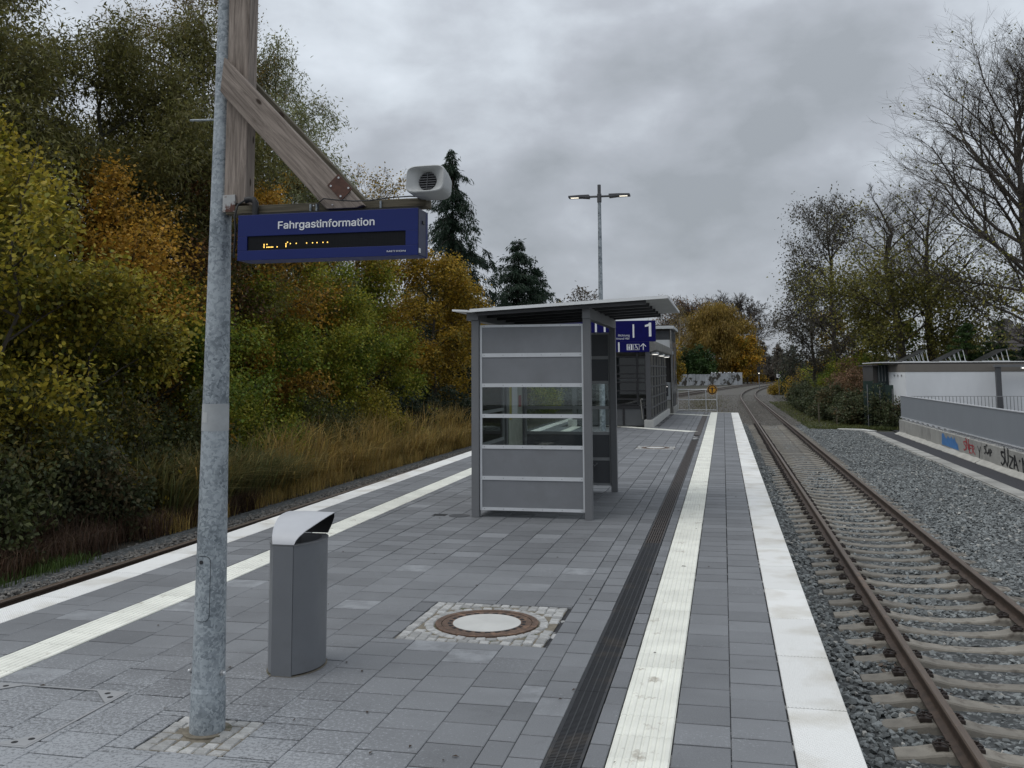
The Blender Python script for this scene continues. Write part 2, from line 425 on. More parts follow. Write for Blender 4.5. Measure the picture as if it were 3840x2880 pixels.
class MB:
    def __init__(s): s.v = []; s.f = []; s.mi = []; s.cur = 0
    def add(s, vs, fs):
        n = len(s.v); s.v += [tuple(p) for p in vs]
        for f in fs: s.f.append(tuple(i + n for i in f)); s.mi.append(s.cur)
        return s
    def box(s, x0, x1, y0, y1, z0, z1):
        v = [(x, y, z) for z in (z0, z1) for y in (y0, y1) for x in (x0, x1)]
        return s.add(v, [(0, 2, 3, 1), (4, 5, 7, 6), (0, 1, 5, 4), (2, 6, 7, 3), (0, 4, 6, 2), (1, 3, 7, 5)])
    def prism(s, poly, a, b, axis='y'):
        """poly in the two other axes, extruded from a to b along axis"""
        def P(p, t):
            return (p[0], t, p[1]) if axis == 'y' else ((t, p[0], p[1]) if axis == 'x' else (p[0], p[1], t))
        n = len(poly)
        v = [P(p, a) for p in poly] + [P(p, b) for p in poly]
        f = [tuple(range(n)), tuple(range(2 * n - 1, n - 1, -1))]
        f += [(i, i + n, (i + 1) % n + n, (i + 1) % n) for i in range(n)]
        return s.add(v, f)
    def tube(s, pts, rad, n=8, cap=True):
        pts = [Vector(p) for p in pts]
        if not hasattr(rad, '__len__'): rad = [rad] * len(pts)
        base = len(s.v); vs = []; fs = []
        prev = None
        for i, p in enumerate(pts):
            d = (pts[min(i + 1, len(pts) - 1)] - pts[max(i - 1, 0)])
            d = d.normalized() if d.length > 1e-9 else Vector((0, 0, 1))
            if prev is None:
                a = d.orthogonal().normalized()
            else:
                a = (prev - d * prev.dot(d))
                a = a.normalized() if a.length > 1e-6 else d.orthogonal().normalized()
            prev = a; b = d.cross(a)
            for k in range(n):
                t = 2 * PI * k / n
                vs.append(p + (a * math.cos(t) + b * math.sin(t)) * rad[i])
        for i in range(len(pts) - 1):
            for k in range(n):
                fs.append((i * n + k, i * n + (k + 1) % n, (i + 1) * n + (k + 1) % n, (i + 1) * n + k))
        if cap and n > 2:
            fs.append(tuple(range(n - 1, -1, -1))); fs.append(tuple((len(pts) - 1) * n + k for k in range(n)))
        return s.add(vs, fs)
    def cyl(s, x, y, z0, z1, r, n=24, r2=None): return s.tube([(x, y, z0), (x, y, z1)], [r, r if r2 is None else r2], n)
    def ring(s, x, y, z0, z1, ri, ro, n=40):
        vs = []; fs = []
        for k in range(n):
            t = 2 * PI * k / n; c, q = math.cos(t), math.sin(t)
            vs += [(x + ri * c, y + ri * q, z0), (x + ro * c, y + ro * q, z0), (x + ro * c, y + ro * q, z1), (x + ri * c, y + ri * q, z1)]
        for k in range(n):
            a = 4 * k; b = 4 * ((k + 1) % n)
            fs += [(a + 1, b + 1, b + 2, a + 2), (a + 2, b + 2, b + 3, a + 3), (a + 3, b + 3, b, a), (a, b, b + 1, a + 1)]
        return s.add(vs, fs)
    def quad(s, a, b, c, d): return s.add([a, b, c, d], [(0, 1, 2, 3)])
    def mesh(s, name, mat, org=(0, 0, 0), smooth=False):
        me = bpy.data.meshes.new(name)
        ox, oy, oz = org
        me.from_pydata([(p[0] - ox, p[1] - oy, p[2] - oz) for p in s.v], [], s.f)
        mats = mat if isinstance(mat, (list, tuple)) else [mat]
        for m in mats: me.materials.append(m)
        if len(mats) > 1: me.polygons.foreach_set('material_index', s.mi)
        if smooth: me.polygons.foreach_set('use_smooth', [True] * len(me.polygons))
        bm = bmesh.new(); bm.from_mesh(me); bmesh.ops.recalc_face_normals(bm, faces=bm.faces); bm.to_mesh(me); bm.free()
        me.update()
        return me
    def build(s, name, mat, parent=None, bevel=0, smooth=False, at=None):
        """at: world point used as the object's own origin"""
        org = Vector(at) if at is not None else origin(parent)
        o = link(name, s.mesh(name, mat, org, smooth), parent, org)
        if bevel:
            b = o.modifiers.new('bevel', 'BEVEL'); b.width = bevel; b.segments = 2; b.limit_method = 'ANGLE'
        if smooth:
            es = o.modifiers.new('split', 'EDGE_SPLIT'); es.split_angle = math.radians(38)
        return o
def BOX(name, mat, parent, x0, x1, y0, y1, z0, z1, bevel=0):
    return MB().box(x0, x1, y0, y1, z0, z1).build(name, mat, parent, bevel)

FONT = None
try:                                            # Blender's own sans serif
    import os
    FONT = bpy.data.fonts.load(os.path.join(bpy.utils.system_resource('DATAFILES'), 'fonts', 'Inter.woff2'))
except Exception:
    FONT = None
def text_mesh(body, size, width=None, align='LEFT', extrude=.0015, bold=0):
    cu = bpy.data.curves.new('lettering', 'FONT'); cu.body = body; cu.size = size; cu.align_x = align
    cu.extrude = extrude; cu.offset = bold; cu.resolution_u = 3
    if FONT: cu.font = FONT
    o = bpy.data.objects.new('lettering', cu); COL.objects.link(o)
    dg = bpy.context.evaluated_depsgraph_get()
    me = bpy.data.meshes.new_from_object(o.evaluated_get(dg))
    bpy.data.objects.remove(o); bpy.data.curves.remove(cu)
    xs = [v.co.x for v in me.vertices]
    x0, x1 = min(xs), max(xs)
    k = width / (x1 - x0) if width else 1
    for v in me.vertices: v.co.x = (v.co.x - (x1 if align == 'RIGHT' else x0)) * k
    return me
def TEXT(name, body, size, mat, parent, loc, width=None, align='LEFT', rot=(PI / 2, 0, 0), bold=0):
    me = text_mesh(body, size, width, align, bold=bold); me.materials.clear(); me.materials.append(mat)
    return link(name, me, parent, loc, rot)

# ------------------------------------------------------------------ setting: terrain, ballast beds, path
def sheet(name, x0, x1, y0, y1, z, mat, nx=1, ny=1):
    b = MB()
    vs = [(x0 + (x1 - x0) * i / nx, y0 + (y1 - y0) * j / ny, z) for j in range(ny + 1) for i in range(nx + 1)]
    fs = [(j * (nx + 1) + i, j * (nx + 1) + i + 1, (j + 1) * (nx + 1) + i + 1, (j + 1) * (nx + 1) + i) for j in range(ny) for i in range(nx)]
    b.add(vs, fs)
    return tag(b.build(name, mat), kind='structure')
sheet('ground', -600, 600, -60, 1600, -1.06, M['soil'])

def trackR(y): return 2.385 + (0 if y < 92 else (y - 92) ** 2 / (2 * 690))
def trackL(y):
    if y < 72: return -7.55
    if y < 116: return -7.55 + (y - 72) ** 2 / (2 * 367)
    return -4.91 + (y - 116) * .12 + max(0, y - 170) ** 2 / (2 * 1200)
def strip_sheet(name, ctr, hw0, hw1, y0, y1, z, mat, step=4):
    b = MB(); ys = np.arange(y0, y1 + .1, step)
    vs = []
    for y in ys: vs += [(ctr(y) - hw0, y, z), (ctr(y) + hw1, y, z)]
    b.add(vs, [(2 * i, 2 * i + 1, 2 * i + 3, 2 * i + 2) for i in range(len(ys) - 1)])
    return tag(b.build(name, mat), kind='structure')
sheet('ballast_bed', .55, 6.32, -4, 56, -1.0, M['bed'])
strip_sheet('ballast_bed', trackR, 9.5, 2.6, 53, 300, -.985, M['bedfar'])
strip_sheet('ballast_bed', trackL, 2.2, 2.4, -4, 62, -1.0, M['bed'])
strip_sheet('ballast_bed', trackL, 2.6, 2.6, 62, 300, -.995, M['bedfar'])
sheet('path', 6.72, 7.6, -4, 47.6, -.962, M['asphalt'])
sheet('yard', 7.9, 60, -4, 90, -1.02, M['asphalt'])

# kerb of alternating slabs beside the asphalt path
kerb = tag(BOX('kerb', M['concrete'], None, 6.28, 6.72, 3, 47.2, -1.03, -.965), kind='structure')
km = MB().box(-.19, .19, -.242, .242, 0, .03).mesh('kerb_slab', M['kerb'])
for i in range(56):
    o = link('kerb_slab', km, None, (6.5, 19.5 + i * .495, -.965)); o.parent = kerb

# ------------------------------------------------------------------ platform
def drift(y): return -.016 * min(max(0, y - 8), 26)
def end_y(x): return 44.63 - (x - .6) * .72 if x < .6 else 44.63
plat = thing('platform', None, None, (0, 0, 0), kind='structure')
b = MB()
ys = list(np.arange(-4, 50, 3.))
poly = [(.60, -4), (.60, 44.6)] + [(-6.05, end_y(-6.05))] + [(-5.69 + drift(y), y) for y in ys[::-1]]
b.prism(poly, -1.05, -.018, 'z')
b.build('platform_base', M['grout'], plat)
MB().prism([(.60, -1.05), (.60, -.07), (.608, -.07), (.608, -1.05)], -4, 44.6, 'y').build('platform_wall', M['wallcap'], plat)

def slab_mesh(w, l, h=.05, ch=.004, cz=.003, mat=None):
    b = MB(); x, y = w / 2, l / 2
    r0 = [(-x, -y, -h), (x, -y, -h), (x, y, -h), (-x, y, -h)]
    r1 = [(-x, -y, -cz), (x, -y, -cz), (x, y, -cz), (-x, y, -cz)]
    r2 = [(-x + ch, -y + ch, 0), (x - ch, -y + ch, 0), (x - ch, y - ch, 0), (-x + ch, y - ch, 0)]
    f = []
    for k in range(4):
        n = (k + 1) % 4
        f += [(k, n, n + 4, k + 4), (k + 4, n + 4, n + 8, k + 8)]
    f.append((8, 9, 10, 11))
    return b.add(r0 + r1 + r2, f).mesh('slab', mat or M['paver'])
_cache = {}
def slab(w, l, mat, h=.05):
    k = (round(w, 3), round(l, 3), mat.name)
    if k not in _cache: _cache[k] = slab_mesh(k[0], k[1], h, mat=mat)
    return _cache[k]

rp = random.Random(5)
HOLES = [(-2.33, -1.25, 6.655, 7.765), (-2.94, -2.45, 4.50, 4.965), (-2.15, -1.20, 23.6, 24.6)]
FOOT = [(-5.3, -2.34, 32.95, 49)]
cand = []        # (importance, x0, x1, y0, y1)
def put(x0, x1, y0, y1):
    cy, cx = (y0 + y1) / 2, (x0 + x1) / 2
    if y1 > end_y(cx) + .02: return
    for h in FOOT:
        if x1 > h[0] and x0 < h[1] and y1 > h[2] and y0 < h[3]: return
    pieces = [(x0, x1, y0, y1)]
    for h in HOLES:
        out = []
        for (a, bb, c, d) in pieces:
            if bb <= h[0] + .01 or a >= h[1] - .01 or d <= h[2] + .01 or c >= h[3] - .01: out.append((a, bb, c, d)); continue
            if c < h[2] - .03: out.append((a, bb, c, h[2])); 
            if d > h[3] + .03: out.append((a, bb, h[3], d))
            if a < h[0] - .03: out.append((a, h[0], max(c, h[2]), min(d, h[3])))
            if bb > h[1] + .03: out.append((h[1], bb, max(c, h[2]), min(d, h[3])))
        pieces = out
    for (a, bb, c, d) in pieces:
        if bb - a < .03 or d - c < .03: continue
        gx, gy = .0022, .0065
        seen = 1 if (c > 3.7 and a > -c * 1.02 - .3) else .02
        cand.append((seen * (bb - a) * (d - c) / max(c, 2) ** 3, a + gx, bb - gx, c + gy, d - gy))
L_ = .2965
# columns: x bounds right to left, row length, phase
cols = [(-.012, .287, 4.944), (-.297, -.012, 5.0995), (-.708, -.603, 5.02), (-1.077, -.897, 5.07), (-1.22, -1.077, 4.96),
        (-1.523, -1.22, 4.87), (-1.845, -1.523, 5.02), (-2.16, -1.845, 4.93), (-2.465, -2.16, 5.06), (-2.785, -2.465, 4.90),
        (-3.10, -2.785, 5.03), (-3.417, -3.10, 4.94), (-3.737, -3.417, 5.08), (-4.062, -3.737, 4.93)]
for (x0, x1, ph) in cols:
    y = ph - 10 * L_
    while y < 50:
        put(x0, x1, y, y + L_); y += L_
y = 4.99 - 10 * L_
while y < 50:
    d = drift(y + .15)
    xg = -4.41 + d
    x = -4.062
    while x - xg > .04:
        xn = max(xg, x - .318) if (x - .318 - xg) > .09 else xg
        put(xn, x, y, y + L_); x = xn
    put(-5.066 + d, -4.735 + d, y - .1, y - .1 + L_)
    put(-5.372 + d, -5.066 + d, y + .03, y + .03 + L_)
    y += L_
cand.sort(reverse=True)
big, rest = cand[:300], cand[300:]
for (_, x0, x1, y0, y1) in big:
    o = link('paver', slab(x1 - x0, y1 - y0, M['paver']), plat, ((x0 + x1) / 2, (y0 + y1) / 2, rp.uniform(-.0015, .0012)))
    o.rotation_euler = (rp.uniform(-.004, .004), rp.uniform(-.004, .004), rp.uniform(-.003, .003))
b = MB(); tint = []
for (_, x0, x1, y0, y1) in rest:
    z = rp.uniform(-.0015, .001); c = .004
    v = [(x0, y0, z - .015), (x1, y0, z - .015), (x1, y1, z - .015), (x0, y1, z - .015), (x0 + c, y0 + c, z), (x1 - c, y0 + c, z), (x1 - c, y1 - c, z), (x0 + c, y1 - c, z)]
    b.add(v, [(0, 1, 5, 4), (1, 2, 6, 5), (2, 3, 7, 6), (3, 0, 4, 7), (4, 5, 6, 7)])
    tint += [rp.uniform(-.14, .14) + (.3 if rp.random() < .03 else 0)] * 5
me = b.mesh('paving', M['paver'])
a = me.attributes.new('tint', 'FLOAT', 'FACE'); a.data.foreach_set('value', tint)
tag(link('paving', me, plat), kind='stuff')

# white edge slabs, both sides
for k in range(-6, 41):
    y0 = 5.756 + k * 1.0
    if y0 > 44.5: break
    y1 = min(y0 + 1, 44.62)
    o = link('edge_slab', slab(.318, y1 - y0 - .013, M['edge'], .06), plat, (.455, (y0 + y1) / 2, .001 + rp.uniform(-.001, .001)))
for k in range(-3, 45):
    y0 = 5.3 + k * 1.0
    d0 = drift(y0 + .5)
    if y0 + 1 > end_y(-5.6): break
    o = link('edge_slab', slab(.33, .987, M['edge'], .06), plat, (-5.54 + d0, y0 + .5, .001 + rp.uniform(-.001, .001)))
    o.rotation_euler.z = .016 if 8 < y0 < 34 else 0

def guide_mesh(w, l, n):
    b = MB(); p = w / n; prof = [(-w / 2, -.03)]
    for k in range(n):
        x = -w / 2 + k * p
        prof += [(x + .001, -.001), (x + p * .18, -.001), (x + p * .3, .004), (x + p * .82, .004), (x + p * .94, -.001)]
    prof += [(w / 2 - .0005, -.001), (w / 2, -.03)]
    n_ = len(prof)
    v = [(q[0], -l / 2, q[1]) for q in prof] + [(q[0], l / 2, q[1]) for q in prof]
    f = [(i, i + 1, i + 1 + n_, i + n_) for i in range(n_ - 1)] + [tuple(range(n_)), tuple(range(n_, 2 * n_))]
    return b.add(v, f).mesh('guide_tile', M['guide'])
gm = guide_mesh(.296, .2925, 8)
gml = guide_mesh(.31, .2925, 7)
k = 0
far_g = MB()
for side in (0, 1):
    y = 5.157 - 20 * .2955
    while y < 46:
        x = -.45 if side == 0 else -4.572 + drift(y)
        if y + .3 > end_y(x): break
        if y < 34:
            o = link('guide_tile', gm if side == 0 else gml, plat, (x, y + .148, rp.uniform(-.001, .001)))
            if side and 8 < y < 34: o.rotation_euler.z = .016
        else:
            far_g.box(x - .148, x + .148, y, y + .29, -.02, .003)
        y += .2955
tag(far_g.build('guide_strip', M['guide'], plat), kind='stuff')

# skewed guide strips across the platform, in front of the stairs and at the far end
def cross_strip(p0, p1, w):
    b = MB(); a = Vector((*p0, 0)); c = Vector((*p1, 0)); d = (c - a).normalized(); s = Vector((-d.y, d.x, 0)) * w / 2
    v = [a - s, a + s, c + s, c - s]
    b.add([(p.x, p.y, .002) for p in v] + [(p.x, p.y, .006) for p in v], [(0, 1, 2, 3), (4, 5, 6, 7)] + [(i, (i + 1) % 4, (i + 1) % 4 + 4, i + 4) for i in range(4)])
    b.build('guide_strip', M['guide'], plat)
cross_strip((-4.85, 34.55), (-.95, 30.55), .42)
cross_strip((-2.45, 43.5), (-.62, 41.75), .40)
BOX('end_kerb', M['concrete2'], plat, -.60, .6, 44.66, 44.80, -.5, .012)
MB().prism([(-2.5, 46.92), (-.6, 45.5), (-.6, 45.64), (-2.5, 47.06)], -.5, .012, 'z').build('end_kerb', M['concrete2'], plat)

# drain channel with grates
BOX('drain_channel', M['black'], plat, -.893, -.712, 2.8, 27.4, -.05, -.0165)
for x in (-.8935, -.7195):
    BOX('drain_frame', M['grate'], plat, x, x + .008, 2.8, 27.4, -.04, .001)
gb = MB()
for x in (-.083, .075): gb.box(x, x + .008, -.497, .497, -.02, -.001)
for x in (-.042, -.001, .038): gb.box(x, x + .006, -.497, .497, -.02, -.0005)
for i in range(56):
    y = -.49 + i * .0178
    gb.box(-.0745, .0745, y, y + .0085, -.02, -.0018)
gmesh = gb.mesh('drain_grate', M['grate'])
gb = MB()
for i in range(7): gb.box(-.083 + i * .0253, -.083 + i * .0253 + .0145, -.497, .497, -.02, -.001)
for i in range(5): gb.box(-.0825, .0825, -.49 + i * .24, -.475 + i * .24, -.02, -.002)
gmesh2 = gb.mesh('drain_grate', M['grate_brown'])
for i in range(-3, 22):
    yc = 5.307 + i
    link('drain_grate', gmesh if yc < 11.2 else gmesh2, plat, (-.803, yc, 0))
BOX('drain_grate', M['grate_brown'], plat, -.89, -.715, 29.0, 41.25, -.03, .004)

# setts: round the manhole covers and the pole foot
def sett_mesh(w, l):
    r = random.Random(int(w * 9000 + l * 777)); b = MB(); x, y = w / 2, l / 2
    j = lambda: r.uniform(-.005, .005)
    r0 = [(-x, -y, -.03), (x, -y, -.03), (x, y, -.03), (-x, y, -.03)]
    r1 = [(-x + j(), -y + j(), -.006), (x + j(), -y + j(), -.006), (x + j(), y + j(), -.006), (-x + j(), y + j(), -.006)]
    r2 = [(p[0] * .82, p[1] * .82, .001 + j() * .4) for p in r1]
    f = []
    for k in range(4):
        n = (k + 1) % 4
        f += [(k, n, n + 4, k + 4), (k + 4, n + 4, n + 8, k + 8)]
    f.append((8, 9, 10, 11))
    return b.add(r0 + r1 + r2, f).mesh('sett', M['cobble'])
SETT = [sett_mesh(.068 + .003 * (i % 3), .062 + .003 * (i % 4)) for i in range(8)]
def setts(rect, centre=None, rad=0, skip=None):
    x0, x1, y0, y1 = rect
    BOX('sett_bed', M['moss'], plat, x0, x1, y0, y1, -.03, -.0075)
    nx, ny = round((x1 - x0) / .074), round((y1 - y0) / .070)
    dx, dy = (x1 - x0) / nx, (y1 - y0) / ny
    for i in range(nx):
        for k in range(ny):
            x, y = x0 + (i + .5) * dx, y0 + (k + .5) * dy
            if centre and math.hypot(x - centre[0], y - centre[1]) < rad + (.105 if rad > .3 else .03): continue
            link('sett', SETT[rp.randrange(8)], plat, (x + rp.uniform(-.004, .004), y + rp.uniform(-.004, .004), rp.uniform(-.003, .001)), (0, 0, rp.uniform(-.08, .08) + (PI if rp.random() < .5 else 0)))
    if centre and rad > .3:
        n = round(2 * PI * (rad + .045) / .078)
        for k in range(n):
            t = 2 * PI * k / n; q = rad + .045
            x, y = centre[0] + q * math.cos(t), centre[1] + q * math.sin(t)
            if not (x0 + .03 < x < x1 - .03 and y0 + .03 < y < y1 - .03): continue
            link('sett', SETT[rp.randrange(8)], plat, (x, y, rp.uniform(-.003, .001)), (0, 0, t + PI / 2 + rp.uniform(-.06, .06)))
setts((-2.325, -1.255, 6.66, 7.76), (-1.775, 7.19), .385)
setts((-2.93, -2.455, 4.505, 4.96), (-2.70, 4.80), .09)
MB().ring(-2.70, 4.80, -.01, .0015, .08, .125, 28).build('mortar_ring', M['moss'], plat)
setts((-2.14, -1.21, 23.62, 24.58), (-1.675, 24.1), .34)

def manhole(x, y, r, label, rough):
    t = thing('manhole_cover', label, 'manhole cover', (x, y, 0), 'manhole covers in the platform')
    MB().ring(x, y, -.03, .004, r * .885, r, 56).build('frame_ring', M['rust'], t)
    b = MB(); b.ring(x, y, -.03, .002, r * .665, r * .87, 56); b.build('cover_ring', M['rust'], t)
    q0, q1, w = r * .685, r * .755, r * .05
    hm = MB().box(q0, q1, -w, w, 0, .0012).mesh('vent_hole', M['black'])
    for k in range(24): link('vent_hole', hm, t, (x, y, .0025), (0, 0, 2 * PI * k / 24))
    MB().cyl(x, y, -.03, .003, r * .66, 48).build('concrete_disc', M['concrete2'] if not rough else M['concrete'], t)
manhole(-1.775, 7.19, .385, 'rusty iron manhole cover with pale concrete centre, set in grey setts near the bin', 0)
manhole(-1.675, 24.1, .34, 'distant manhole cover lying flush in the paving beyond the shelter', 0)

# paved inlay lid with steel corner plates, bottom left
t = thing('paved_access_lid', 'flush paved access lid framed by thin steel edging with drilled corner plates', 'access cover', (-3.46, 5.24, 0))
z0, z1 = .0015, .0045
x1, x0, yt, yb = -3.462, -5.0, 5.245, 4.386
b = MB()
b.box(x0, x1, yt - .014, yt, z0, z1); b.box(x1 - .014, x1, yb, yt - .015, z0, z1); b.box(x0, x1 - .015, yb, yb + .014, z0, z1)
tag(b.build('edging', M['alu_d'], t), kind='stuff')
for (cx, cy, sx, sy) in ((x1, yt, -1, -1), (x1, yb, -1, 1), (-4.36, yt, 1, -1)):
    MB().prism([(cx + sx * .015, cy + sy * .015), (cx + sx * .20, cy + sy * .015), (cx + sx * .015, cy + sy * .20)], z0, z1 + .001, 'z').build('corner_plate', M['alu_d'], t)
    for (a, c) in ((.105, .05), (.05, .105)):
        MB().cyl(cx + sx * a, cy + sy * c, .004, .0062, .017, 16).build('bolt_hole', M['steel_k'], t)

# ------------------------------------------------------------------ ballast stones (uncountable)
STONES = bpy.data.collections.new('stone_shapes')
def make_stone(seed, mat):
    r = random.Random(seed); bm = bmesh.new()
    for _ in range(13):
        v = Vector((r.gauss(0, 1), r.gauss(0, 1), r.gauss(0, 1))).normalized()
        bm.verts.new((v.x * r.uniform(.8, 1.25) * .5, v.y * r.uniform(.6, .95) * .5, v.z * r.uniform(.45, .75) * .5))
    res = bmesh.ops.convex_hull(bm, input=bm.verts)
    bmesh.ops.delete(bm, geom=[g for g in res['geom_interior'] if isinstance(g, bmesh.types.BMVert)], context='VERTS')
    me = bpy.data.meshes.new('stone'); bm.to_mesh(me); bm.free(); me.materials.append(mat)
    return bpy.data.objects.new('stone_shape', me)
def scatter_group(name, objs):
    c = bpy.data.collections.new(name)
    for o in objs: c.objects.link(o)
    ng = bpy.data.node_groups.new(name, 'GeometryNodeTree')
    ng.interface.new_socket('Geometry', in_out='INPUT', socket_type='NodeSocketGeometry')
    ng.interface.new_socket('Geometry', in_out='OUTPUT', socket_type='NodeSocketGeometry')
    N, L = ng.nodes, ng.links
    gi, go = N.new('NodeGroupInput'), N.new('NodeGroupOutput')
    ci = N.new('GeometryNodeCollectionInfo'); ci.inputs['Collection'].default_value = c
    ci.inputs['Separate Children'].default_value = True; ci.inputs['Reset Children'].default_value = True
    iop = N.new('GeometryNodeInstanceOnPoints'); iop.inputs['Pick Instance'].default_value = True
    def attr(nm, ty):
        a = N.new('GeometryNodeInputNamedAttribute'); a.data_type = ty; a.inputs['Name'].default_value = nm; return a.outputs['Attribute']
    L.new(gi.outputs[0], iop.inputs['Points']); L.new(ci.outputs[0], iop.inputs['Instance'])
    L.new(attr('idx', 'INT'), iop.inputs['Instance Index'])
    L.new(attr('rot', 'FLOAT_VECTOR'), iop.inputs['Rotation']); L.new(attr('scl', 'FLOAT_VECTOR'), iop.inputs['Scale'])
    L.new(iop.outputs[0], go.inputs[0])
    return ng, len(objs)
def scatter(name, pts, size, grp, rng):
    ng, n = grp
    me = bpy.data.meshes.new(name); N_ = len(pts)
    me.vertices.add(N_); me.vertices.foreach_set('co', np.asarray(pts, np.float32).ravel())
    def at(nm, ty, key, arr):
        a = me.attributes.new(nm, ty, 'POINT'); a.data.foreach_set(key, arr)
    at('idx', 'INT', 'value', rng.integers(0, n, N_).astype(np.int32))
    rot = np.stack([rng.normal(0, .35, N_), rng.normal(0, .35, N_), rng.uniform(0, 6.28, N_)], 1)
    at('rot', 'FLOAT_VECTOR', 'vector', rot.astype(np.float32).ravel())
    at('scl', 'FLOAT_VECTOR', 'vector', np.repeat((size * rng.uniform(.6, 1.3, N_))[:, None], 3, 1).astype(np.float32).ravel())
    o = link(name, me); o.modifiers.new('scatter', 'NODES').node_group = ng
    return tag(o, kind='stuff')
light_stone = MAT('pale_stone', (.34, .335, .31), .8, objrand=.3)
G_new = scatter_group('ballast_shapes', [make_stone(i, M['stone']) for i in range(9)] + [make_stone(50, light_stone)][:1] + [make_stone(20 + i, M['stone']) for i in range(9)] + [make_stone(40 + i, M['stone']) for i in range(9)])
G_old = scatter_group('old_ballast_shapes', [make_stone(60 + i, M['stone_b']) for i in range(8)])
rg = np.random.default_rng(3)
def ballast_pts(x0, x1, y0, y1, dens, centre, zfun, sleeper_y=None):
    n = int((x1 - x0) * (y1 - y0) * dens)
    x = rg.uniform(x0, x1, n); y = rg.uniform(y0, y1, n)
    keep = np.ones(n, bool)
    if sleeper_y:
        ph, pitch = sleeper_y
        dy = np.abs((y - ph + pitch / 2) % pitch - pitch / 2)
        on = (dy < .14) & (np.abs(x - centre) < 1.22)
        keep &= ~(on & (rg.random(n) > .03))
        keep &= np.abs(np.abs(x - centre) - .75) > .085
    z = zfun(x, y, n)
    return np.stack([x, y, z], 1)[keep]
SL_PH = 7.35
zf = lambda x, y, n: -1.004 + rg.uniform(-.022, .028, n) + .02 * np.sin(x * 3.1 + y * 1.3) * np.sin(y * 2.3) + np.where(np.abs(x - 2.385) < .7, -.012, 0)
scatter('ballast', ballast_pts(.64, 6.3, 6.5, 17, 640, 2.385, zf, (SL_PH, .6)), .074, G_new, rg)
scatter('ballast', ballast_pts(.64, 6.3, 17, 30, 460, 2.385, zf, (SL_PH, .6)), .078, G_new, rg)
scatter('ballast', ballast_pts(.64, 6.3, 30, 54, 330, 2.385, lambda x, y, n: zf(x, y, n) - np.where(np.abs(x - 2.385) < 1.4, .022, 0), (SL_PH, .6)), .072, G_new, rg)
G_rust = scatter_group('rusty_ballast_shapes', [make_stone(80 + i, MAT('rusty_ballast_stone', (.105, .082, .064), .9, var=.25, scale=14, objrand=.4)) for i in range(5)])
rp_ = np.concatenate([ballast_pts(2.385 + o - .27, 2.385 + o + .27, 6.5, 54, 75, 2.385, zf, (SL_PH, .6)) for o in (-.75, .75)])
scatter('ballast', rp_, .066, G_rust, rg)
scatter('ballast', ballast_pts(-10.2, -8.42, 6, 46, 420, -7.62, lambda x, y, n: -.99 + rg.uniform(-.02, .03, n) - np.clip(-9.1 - x, 0, 1) * .12), .066, G_old, rg)
scatter('ballast', np.stack([rg.uniform(-6.5, 5.6, 26000), 53.5 + 66 * rg.random(26000) ** 1.4, np.full(26000, -.985)], 1), .075, G_old, rg)

# ------------------------------------------------------------------ railway tracks
def rail_profile():
    h = [(.07, 0), (.07, .011), (.014, .030), (.009, .045), (.009, .112), (.034, .126), (.035, .148), (.026, .1585)]
    return h + [(-x, z) for x, z in h[::-1]]
def rail_obj(parent, ctr, off, ys):
    pr = rail_profile(); n = len(pr); b = MB(); vs = []
    for y in ys: vs += [(ctr(y) + off + p[0], y, -.9185 + p[1]) for p in pr]
    fs = []
    for i in range(len(ys) - 1):
        for k in range(n): fs.append((i * n + k, i * n + (k + 1) % n, (i + 1) * n + (k + 1) % n, (i + 1) * n + k))
    b.v = [tuple(v) for v in vs]
    top = {6, 7, 8}
    for i, f in enumerate(fs): b.f.append(f); b.mi.append(1 if (i % n) in top else 0)
    return b.build('rail', [M['rail'], M['railtop']], parent)
def sleeper_mesh():
    xs = [-1.2, -1.05, -.88, -.62, -.45, -.2, 0, .2, .45, .62, .88, 1.05, 1.2]
    zt = [-.058, -.044, -.012, 0, -.040, -.062, -.066, -.062, -.040, 0, -.012, -.044, -.058]
    ht = [.075, .082, .09, .09, .078, .068, .066, .068, .078, .09, .09, .082, .075]
    ht = [h * 1.22 for h in ht]
    b = MB(); vs = []
    for x, z, h in zip(xs, zt, ht): vs += [(x, -h - .035, -.2), (x, -h - .010, z - .014), (x, -h, z), (x, h, z), (x, h + .010, z - .014), (x, h + .035, -.2)]
    fs = []
    for i in range(len(xs) - 1):
        for k in range(5): fs.append((i * 6 + k, i * 6 + k + 1, i * 6 + k + 7, i * 6 + k + 6))
    fs += [tuple(range(6)), tuple((len(xs) - 1) * 6 + k for k in range(6))]
    return b.add(vs, fs).mesh('sleeper', M['sleeper'])
def clip_mesh():
    b = MB()
    b.box(-.055, .055, -.075, .075, -.012, .022)
    for s in (-1, 1):
        b.tube([(-.05, s * .01, .03), (-.01, s * .05, .052), (.05, s * .07, .035), (.07, s * .035, .03), (.045, s * .02, .04)], .0085, 6)
    b.cyl(-.005, 0, .0, .07, .014, 6)
    b.v = [(x * .85, y * .8, z * .8) for x, y, z in b.v]
    return b.mesh('rail_clip', M['clip'])
tr = thing('railway_track', 'rusty railway track on concrete sleepers running beside the right platform edge', 'railway track', (2.385, 7, -.92))
rail_ys = list(np.arange(2, 92, 6)) + list(np.arange(92, 300, 4))
for off in (-.75, .75): rail_obj(tr, trackR, off, rail_ys)
sm, cm = sleeper_mesh(), clip_mesh()
